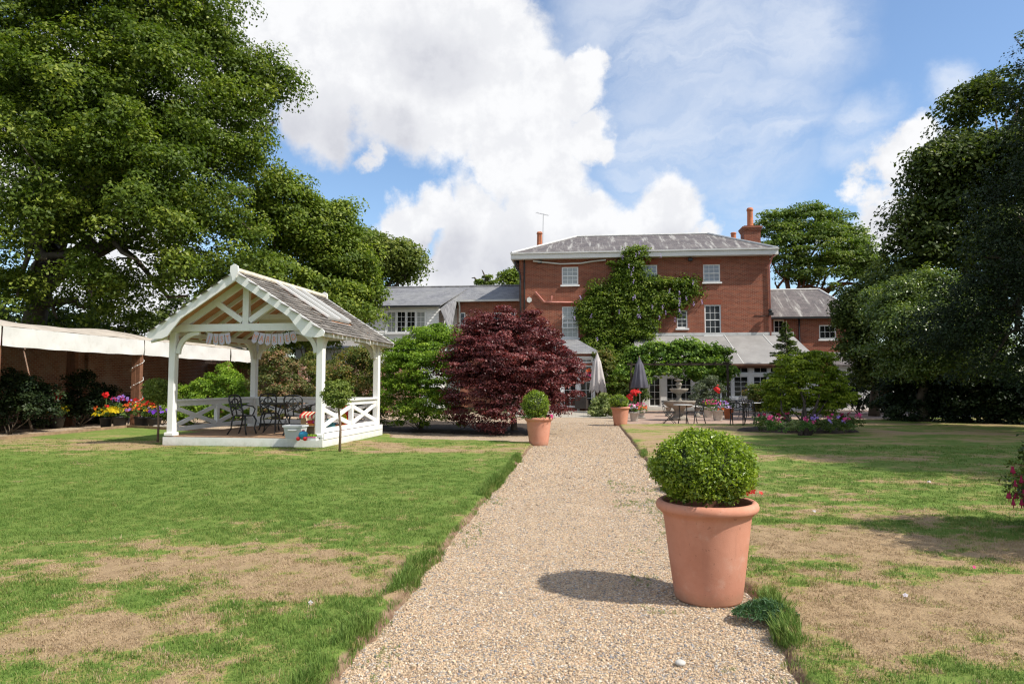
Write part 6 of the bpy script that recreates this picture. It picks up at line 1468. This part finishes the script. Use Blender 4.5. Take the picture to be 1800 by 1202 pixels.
# Japanese maple
mb_ = ground_at(905, 20.9)
l9 = LP([(885,562,20.8,20),(935,566,20.8,18),(1012,662,20.6,20),(783,655,21,14),(850,616,20.8,52),(890,596,20.8,42),(930,621,20.6,50),(975,641,20.6,38),(825,650,20.6,48),(880,650,20.2,60),(940,660,20.2,55),(985,680,20.5,34),(830,700,20.5,50),(890,710,20.1,55),(950,715,20.4,45),(800,646,21,26),(850,574,21,24),(945,591,21,24),(1000,655,20.8,22),(995,700,20.8,22),(815,735,20.7,25),(870,745,20.3,28),(975,640,21.5,35),(900,636,22,60),(788,638,21,13),(825,606,21,20),(1010,640,21,12)], .95)
tree('japanese_maple', 'wide dark red Japanese maple left of the path end', 'tree', mb_, AD(900, 690, 20.9), .11, l9, 95000, .068, .27, 'maple', 300, per=85, nl=12, flat=.4, inner=.5, up=.5, holes=.14)
# green shrub on its left, mottled ones behind the gazebo
l10 = LP([(700,625,22,32),(690,665,21.8,30),(760,600,22,30),(795,600,22.2,20),(740,620,21.6,40),(780,610,21.8,30),(715,650,21.3,42),(760,660,21,48),(700,700,21.2,40),(745,710,21,45),(775,720,21.2,38),(720,735,21.2,30),(770,590,22,22),(735,600,22,20)], .9)
plant('green_shrub', 'bright green bushy shrub between the gazebo and the red maple', 'shrub', ground_at(740, 21.6), l10, 52000, .065, .24, 'green_shrub', 310, (9, .02), flat=.45)
l11 = LP([(610,660,23.4,36),(640,640,23.4,28),(590,690,23,34),(635,700,22.8,40),(665,660,23.4,30),(610,720,22.8,30),(655,730,22.6,28),(680,620,24,20),(625,630,23.8,18)], .9)
plant('mottled_shrub', 'green shrub flecked with orange-brown leaves behind the gazebo rail', 'shrub', ground_at(630, 23.4), l11, 26000, .07, .26, 'mottled', 320, (8, .02))
l12 = LP([(480,640,24.6,26),(505,660,24.6,26),(470,680,24.4,28),(500,700,24.2,28),(535,700,24.2,24),(455,650,25,20),(490,620,25,16),(545,725,24,20),(470,725,24,24)], .9)
plant('reddish_shrub', 'loose reddish green shrub seen through the middle of the gazebo', 'shrub', ground_at(495, 24.6), l12, 17000, .075, .25, 'redmottled', 330, (8, .02))
l13 = LP([(330,700,25.5,26),(365,690,25.5,28),(400,680,25.5,26),(420,700,25.2,26),(350,725,25,26),(390,725,25,26),(430,730,24.8,22),(320,735,25,20),(398,655,26,14)], .9)
plant('border_shrub', 'low bright green shrub behind the left gazebo rail', 'shrub', ground_at(375, 25.4), l13, 22000, .075, .24, 'green_shrub', 340, (6, .02))
l14 = LP([(555,690,26,26),(560,660,26,22),(545,640,26.5,16),(570,720,25.6,24)], .9); plant('border_shrub', 'leafy shrub with small yellow leaves in front of the brick piers', 'shrub', ground_at(558, 26), l14, 9000, .08, .24, 'mottled', 345, (5, .02))
l15 = LP([(440,610,33,22),(455,590,33,18),(430,640,33,24),(470,640,33,20)]); plant('climbing_rose', 'tall climber on the awning end seen under the gazebo beam', 'climber', ground_at(445, 33), l15, 7000, .11, .3, 'oak2', 347, (5, .03))
l16 = LP([(560,590,37,20),(530,600,37,20),(590,600,37,14)]); plant('overhanging_branches', 'dark hanging foliage over the white outbuilding roof', 'tree', ground_at(560, 40), l16, 5000, .14, .4, 'oak', 348, (3, .08))
# shrubs in the shade under the awning
for i, (px, D, r, zpy, lab) in enumerate(((20, 20.5, 42, 700, 'shaded broad-leaved shrub at the left edge under the awning'), (60, 21.5, 34, 705, 'shaded shrub behind the leaning brown awning post'), (140, 24, 34, 695, 'shaded shrub with pale leaf tips against the wall'), (185, 26, 20, 705, 'dark shrub behind the near awning post'), (310, 29, 26, 705, 'dark shrub by the gazebo post under the awning'))):
    ls = LP([(px, zpy, D, r), (px-r*.6, zpy+20, D, r*.7), (px+r*.6, zpy+18, D, r*.7), (px, zpy+35, D, r*.6)], .8)
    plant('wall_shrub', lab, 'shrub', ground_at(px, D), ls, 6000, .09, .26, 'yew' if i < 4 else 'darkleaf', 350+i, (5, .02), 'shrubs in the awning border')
plant('bay_bush', 'leafy green bush behind the left topiary ball', 'shrub', ground_at(285, 24.5), LP([(285, 700, 24.5, 22), (272, 690, 24.5, 18), (295, 730, 24.3, 20), (275, 725, 24.4, 20)]), 6000, .08, .2, 'oak2', 358, (4, .02))

# wisteria on the facade
wb_ = ground_at(1085, 42.2)
l17 = LP([(1110,462,42.3,24),(1105,490,42.3,31),(1122,510,42.3,29),(1095,520,42.2,35),(1050,522,42.3,24),(1038,547,42.2,24),(1075,560,42.1,40),(1050,590,42,33),(1120,560,42.2,38),(1160,520,42.3,32),(1190,515,42.3,26),(1215,512,42.3,20),(1185,545,42.3,20),(1205,535,42.3,14),(1110,600,42,40),(1075,620,42,36),(1040,620,41.8,26),(1140,540,42.3,28),(1132,590,42.1,20),(1022,560,42.3,14),(1078,470,42.4,10),(1125,448,42.4,12)], .42)
wt = plant('wisteria', 'large green wisteria climbing the middle of the brick facade', 'climbing plant', wb_, l17, 60000, .13, .38, 'wisteria', 400, (7, .07), per=45, flat=.8)
rg = np.random.default_rng(4); k_ = rg.integers(0, len(l17), 60); P = np.array([l17[i][:3] for i in k_])+np.array([1, 0, 1])*rg.normal(size=(60, 3))*.55; P[:, 1] = 41.55
fpt = []; 
for p in P[:44]:
    if p[0] > X_(1090, 42) or rg.random() < .4:
        for j in range(9): fpt.append(p+np.array([rg.normal()*.03, rg.normal()*.04, -j*.03]))
tag(blossoms('hanging_blossoms', fpt, .032, 'lilac', wt, wb_, 3, 4), kind='stuff')
# dark shrubs at its foot
plant('climber_base_shrub', 'dark green shrub at the foot of the wisteria', 'shrub', ground_at(1090, 38.5), LP([(1075,680,38.5,28),(1100,670,38.5,34),(1085,640,39,34),(1060,650,39,20),(1110,700,38.3,24),(1080,705,38.3,24)]), 14000, .11, .3, 'wisteria', 410, (5, .03))
plant('trailing_climber', 'yellow-tipped climber hanging beside the porch roof', 'climbing plant', ground_at(1062, 38), LP([(1062,630,38,16),(1070,645,38,15),(1058,650,38,12)]), 5000, .11, .25, 'mottled', 412, (3, .03))
plant('variegated_shrub', 'rounded variegated shrub beside the rattan chairs', 'shrub', ground_at(1058, 31.5), LP([(1058,716,31.5,18),(1045,722,31.5,13),(1070,718,31.5,14),(1060,706,31.5,12)], 1), 7000, .08, .18, 'varieg', 414, (3, .02), bottom=-1)
# vine on its arbour
l18 = LP([(1100,650,35.5,14),(1120,632,35.5,20),(1145,622,35.5,20),(1170,628,35.5,22),(1195,622,35.5,22),(1220,628,35.5,24),(1245,632,35.5,24),(1265,645,35.5,20),(1278,660,35.5,14),(1240,655,35.5,24),(1255,670,35.5,18),(1215,645,35.3,20),(1180,645,35.3,18),(1140,645,35.3,18),(1270,625,35.5,14),(1115,650,35.5,14),(1290,655,35.5,9),(1130,660,34.9,14),(1160,655,34.9,14),(1190,658,34.9,14),(1225,665,34.9,18),(1255,650,34.9,16),(1095,665,35,12),(1150,612,35.5,12),(1215,610,35.5,12)], .7)
vb = ground_at(1195, 35.5); vt = plant('grape_vine', 'bright green grape vine trained over an arbour in front of the garden room', 'climbing plant', vb, l18, 26000, .13, .28, 'vine', 420, None, per=40, aspect=.85)
b = MB()
for px in (1112, 1240, 1262):
    p = AD(px, 650, 35.6); b.tube([(p[0], p[1], 0), (p[0]+.05, p[1], 1.2), (p[0], p[1], 2.4)], .04, 6)
b.build('stems', 'bark', vt, vb, True)
ar = thing('vine_arbour', 'dark timber arbour frame carrying the grape vine', 'arbour', vb)
x0, x1 = X_(1108, 35.6), X_(1275, 35.6)
for x in (x0, x1):
    for y in (35.2, 36.4): MB().bbox(x-.05, x+.05, y-.05, y+.05, 0, 2.45, .01).build('post', 'bark_dark', ar, vb)
for y in (35.2, 36.4): MB().beam((x0-.2, y, 2.5), (x1+.2, y, 2.5), .06, .10).build('beam', 'bark_dark', ar, vb)
for i in range(9): x = x0+(x1-x0)*i/8; MB().beam((x, 35.0, 2.58), (x, 36.6, 2.58), .05, .06).build('cross_bar', 'bark_dark', ar, vb)
plant('olive_shrub', 'grey-green loose shrub behind the fountain', 'shrub', ground_at(1238, 33), LP([(1235,690,33,20),(1255,680,33,18),(1240,710,33,18),(1222,705,33,14),(1262,705,33,14)]), 9000, .07, .2, 'greyleaf', 430, (6, .02))
plant('dark_climber', 'dark climbing shrub at the left end of the garden room', 'shrub', ground_at(1112, 37.5), LP([(1110,690,37.5,22),(1125,700,37.5,16),(1100,705,37.5,18),(1120,670,37.5,18)]), 6000, .10, .25, 'darkleaf', 432, (4, .02))
plant('terrace_shrub', 'yellow-green shrub among the right-hand terrace chairs', 'shrub', ground_at(1335, 30), LP([(1330,695,30,18),(1350,690,30,18),(1345,715,30,16),(1320,710,30,13)]), 6000, .085, .22, 'mottled', 434, (5, .02))
# young conifer
cbse = ground_at(1383, 28.5); ct = thing('young_conifer', 'slender young fir with a pointed top in front of the garden room roof', 'conifer', cbse)
tp = AD(1382, 563, 28.5); MB().tube([cbse, tp], [.07, .01], 6).build('trunk', 'bark', ct, cbse, True)
rg = np.random.default_rng(77); C = []; Nn = []; T_ = []; V_ = []
H_ = tp[2]
for i in range(170):
    u = (i+.5)/170; z = .5+(H_-.6)*u; L_ = (1-u)**.8*1.15*(.75+.4*rg.random())+.05; a = rg.uniform(0, 2*PI); dr_ = np.array([math.cos(a), math.sin(a), .12+.35*u])
    m_ = int(150*L_+26); s_ = rg.random(m_)**.7; side = np.cross(dr_, [0, 0, 1]); side /= np.linalg.norm(side)
    w_ = rg.normal(size=m_)*.28*(1.1-s_)*L_
    p = np.array([cbse[0], cbse[1], z])+dr_*(s_*L_)[:, None]+side*w_[:, None]+np.array([0, 0, 1])*((-.18*s_**2*L_)+rg.normal(size=m_)*.02)[:, None]
    C.append(p); Nn.append(norm(np.array([0, 0, 1])+rg.normal(size=(m_, 3))*.5)); V_.append(np.clip(.3+.45*s_+rg.normal(size=m_)*.15, 0, 1)); T_.append(norm(dr_+side*np.sign(w_)[:, None]*.7+rg.normal(size=(m_, 3))*.3))
leaf_mesh('needles', np.concatenate(C), np.concatenate(Nn), .10, np.concatenate(V_), 'conifer', ct, cbse, rg, .32, .1, tang=np.concatenate(T_))
# small tree in the island bed
tb_ = G(1412, 763, .1)
l19 = LP([(1395,655,21.3,28),(1440,645,21.3,26),(1372,690,21.2,26),(1420,685,20.8,32),(1462,690,21.2,26),(1390,718,21,24),(1440,718,21,24),(1478,708,21.4,18),(1362,722,21.4,16),(1422,630,21.5,14),(1455,633,21.6,13),(1495,698,21.6,9),(1345,690,21.4,11),(1380,635,21.5,10),(1470,665,21.5,14)], .9)
stt = thing('flowerbed_tree', 'small multi-stemmed green tree growing in the pink flower bed', 'tree', tb_)
b = MB(); rg = np.random.default_rng(6)
for i in range(8):
    l = l19[i]; a = i*.8; p0 = tb_+np.array([math.cos(a)*.12, math.sin(a)*.12, -.05]); c = np.array(l[:3]); m_ = p0*.5+c*.5+np.array([rg.normal()*.1, 0, .05]); b.tube([p0, m_, c], [.045 if i > 1 else .08, .03, .012], 6)
b.build('trunk', 'bark_dark', stt, tb_, True)
crown('crown', l19, 30000, .075, .20, 'magnolia', stt, tb_, 440, per=50, flat=.3, inner=.5)
# flowers in the island bed
rg = np.random.default_rng(31)
BP = [(1352,764,'pink'),(1366,767,'pink'),(1398,765,'varieg'),(1418,766,'pink'),(1440,764,'purple'),(1458,760,'pink'),(1470,766,'purple'),(1488,762,'pink'),(1500,759,'pink'),(1340,757,'fuchsia'),(1430,755,'lilac'),(1385,758,'fuchsia'),(1480,752,'fuchsia')]
names = ['at the left front of the bed', 'second from the left at the bed front', 'in yellow variegated leaf below the small tree', 'just right of the small tree trunk', 'with violet flowers right of centre', 'in the middle of the right half', 'with violet flowers near the right front', 'tallest near the right end', 'at the right tip of the bed', 'at the far left tip of the bed', 'with lilac flowers behind the trunk', 'with dark flowers left of the trunk', 'with dark flowers at the back right']
for i, (px, py, mt) in enumerate(BP):
    base = G(px, py, .1); r = rg.uniform(.20, .32); c = base+np.array([0, 0, .15+r*.3])
    t = thing('bedding_plant', 'low bedding plant '+names[i], 'plant', base, group='bedding plants in the island bed')
    crown('foliage', [(c[0], c[1], c[2], r, r, r*.7)], 900, .045, .07, 'varieg' if mt == 'varieg' else ('sprig' if i % 2 else 'darkleaf'), t, base, 500+i, per=14, inner=.1)
    if mt != 'varieg':
        for q in range(3): blossoms('blossoms', c+np.array([rg.normal()*.15, -.1, .14+rg.random()*.15])+rg.normal(size=(6, 3))*.03, .032, mt, t, base, i*5+q)
b = MB(); base = G(1458, 752, .1)
t = thing('iris_clump', 'dark spiky clump of upright leaves at the back of the bed', 'plant', base)
for i in range(26):
    a = rg.uniform(0, 6.28); r = rg.random()*.2; l = rg.uniform(.25, .45); b.tube([base+np.array([math.cos(a)*r, math.sin(a)*r, 0]), base+np.array([math.cos(a)*r*1.6, math.sin(a)*r*1.6, l])], [.012, .002], 4)
b.build('leaves', 'green_stem', t, base)
t.children[0]['kind'] = 'stuff'

# fuchsia at the right edge, in its black pot
fb_ = AD(1850, 900, 6.6); fb_[2] = .06
ft = thing('fuchsia_bush', 'fuchsia with hanging crimson flowers in a black pot at the right edge', 'shrub', fb_)
MB().lathe([(0, 0), (.17, 0), (.25, .34), (.27, .36), (.27, .40), (.24, .40), (.22, .3), (0, .3)], 24).build('pot', 'pot_black', ft, smooth=True)
l20 = LP([(1880,860,6.6,70),(1930,820,6.6,90),(1860,800,6.6,50),(1900,740,6.6,70),(1950,900,6.6,80),(1835,860,6.5,28),(1830,820,6.6,26)], 1)
l20 += [(5.0, 6.6, 1.3, .5, .5, .5), (5.3, 6.3, 1.7, .55, .55, .55), (5.4, 7.0, 1.9, .5, .5, .5), (4.95, 6.3, .9, .4, .4, .4), (5.3, 5.9, 2.2, .5, .5, .5), (5.5, 6.6, 2.5, .5, .5, .5)]
crown('foliage', l20, 36000, .045, .12, 'darkleaf', ft, fb_, 600, per=22, inner=.2)
b = MB(); 
for l in l20: b.tube([fb_+np.array([0, 0, .35]), (fb_+np.array([0, 0, .35])+np.array(l[:3]))/2+np.array([0, 0, .1]), l[:3]], [.012, .009, .004], 5)
tips = [(1778,828),(1796,845),(1782,852),(1776,872),(1788,872),(1797,868),(1780,884),(1792,884)]
for px, py in tips:
    p = AD(px, py-14, 6.5); b.tube([AD(1840, 845, 6.5), (AD(1840, 845, 6.5)+p)/2+np.array([0, 0, .05]), p], [.006, .004, .003], 4)
b.build('stems', 'bark_red', ft, fb_)
rg = np.random.default_rng(8); pts = []
for px, py in tips: pts.append(AD(px, py-14, 6.5)+rg.normal(size=(26, 3))*np.array([.035, .03, .02]))
pts = np.concatenate(pts); leaf_mesh('twig_leaves', pts, norm(rg.normal(size=pts.shape)+np.array([0, -.3, .8])), .034, rg.random(len(pts)), 'darkleaf', ft, fb_, rg, .55)
b = MB()
for px, py in tips:
    for q in range(2):
        p = AD(px+rg.uniform(-5, 5), py, 6.5); b.lathe([(.002, .05), (.008, .035), (.009, .02), (.020, -.012), (.016, -.02), (.004, -.016), (.002, -.05)], 6, tuple(p))
tag(b.build('hanging_flowers', 'fuchsia', ft, fb_, True), kind='stuff')
# trees standing outside the frame on the right whose shade falls across the lawn
l21 = [(19.5, 15.5, 13, 3, 3, 2.4), (19, 13, 9, 3.4, 3.4, 2.8), (20.5, 15, 13, 3.4, 3.4, 2.8), (23, 16, 10.5, 3.4, 3.4, 3), (20, 16, 10, 2.8, 2.8, 2.4), (20, 18.5, 14, 3, 3, 2.5), (21, 17, 7, 3, 3, 2.4), (24, 18.5, 13, 3, 3, 3), (17.5, 12, 12, 2.4, 2.4, 2), (18, 11, 11, 3, 3, 2.4), (21, 12, 13, 3, 3, 3), (24, 13, 12, 3.2, 3.2, 3), (19, 12.5, 14, 2.6, 2.6, 2.2), (22, 14.5, 9, 3, 3, 3), (18.5, 12.5, 6.5, 2.8, 2.8, 2.4), (19.5, 14.5, 7, 3, 3, 2.6), (17.5, 11, 8.5, 2.6, 2.6, 2.2), (16.5, 10, 10.5, 2.4, 2.4, 2.0), (18, 13.5, 11, 2.6, 2.6, 2.2), (17.3, 12.8, 9.5, 2.4, 2.4, 2.0), (20, 13, 5.5, 2.6, 2.6, 2.2), (22, 12, 9, 3, 3, 2.6)]
tree('garden_tree', 'spreading tree just outside the right edge that shades the lawn', 'tree', (20.5, 15.5, 0), (20.5, 15.5, 6), .35, l21, 210000, .21, .7, 'darkleaf', 610, per=60)
# clump of weed by the near pot and a few fallen petals, leaves and daisies
wc = G(1345, 1078, .06); rg = np.random.default_rng(12); n = 2600; a = rg.uniform(0, 6.28, n); r = rg.random(n)**.6; P = wc+np.stack([np.cos(a)*r*.20, np.sin(a)*r*.13, .10*(1-r**1.6)*rg.random(n)], 1)
t = thing('weed_clump', 'bluish green clump of weeds on the lawn edge by the large pot', 'plant', wc)
leaf_mesh('leaves', P, norm(rg.normal(size=(n, 3))*.9+np.array([0, 0, .3])), .035*(.6+rg.random(n)), rg.random(n), 'weed', t, wc, rg, .16)
for i, (px, py, mt, lab) in enumerate(((1712, 996, 'pink', 'single pink fallen petal on the dry grass in the fuchsia shade'), (1593, 1046, 'white_petal', 'pale dry fallen leaf on the right-hand lawn'), (1432, 898, 'white_petal', 'small white fallen petal right of the large box ball'), (1632, 846, 'white_petal', 'tiny white daisy on the green strip of the right lawn'), (546, 1058, 'white_petal', 'tiny white daisy in the dry patch of the left lawn'))):
    p = G(px, py, .085); o = blossoms('fallen_petal', p[None]+np.random.default_rng(i).normal(size=(3, 3))*np.array([.006, .006, .002]), .016, mt, None, None, i); tag(o, lab, 'petal')
st = G(1196, 1167, .01); o = MB().ball((0, 0, .008), .03, 8, 6, .5).build('loose_stone', 'pot_pale', smooth=True); o.location = st; tag(o, 'larger pale stone lying on the gravel in the foreground', 'stone')
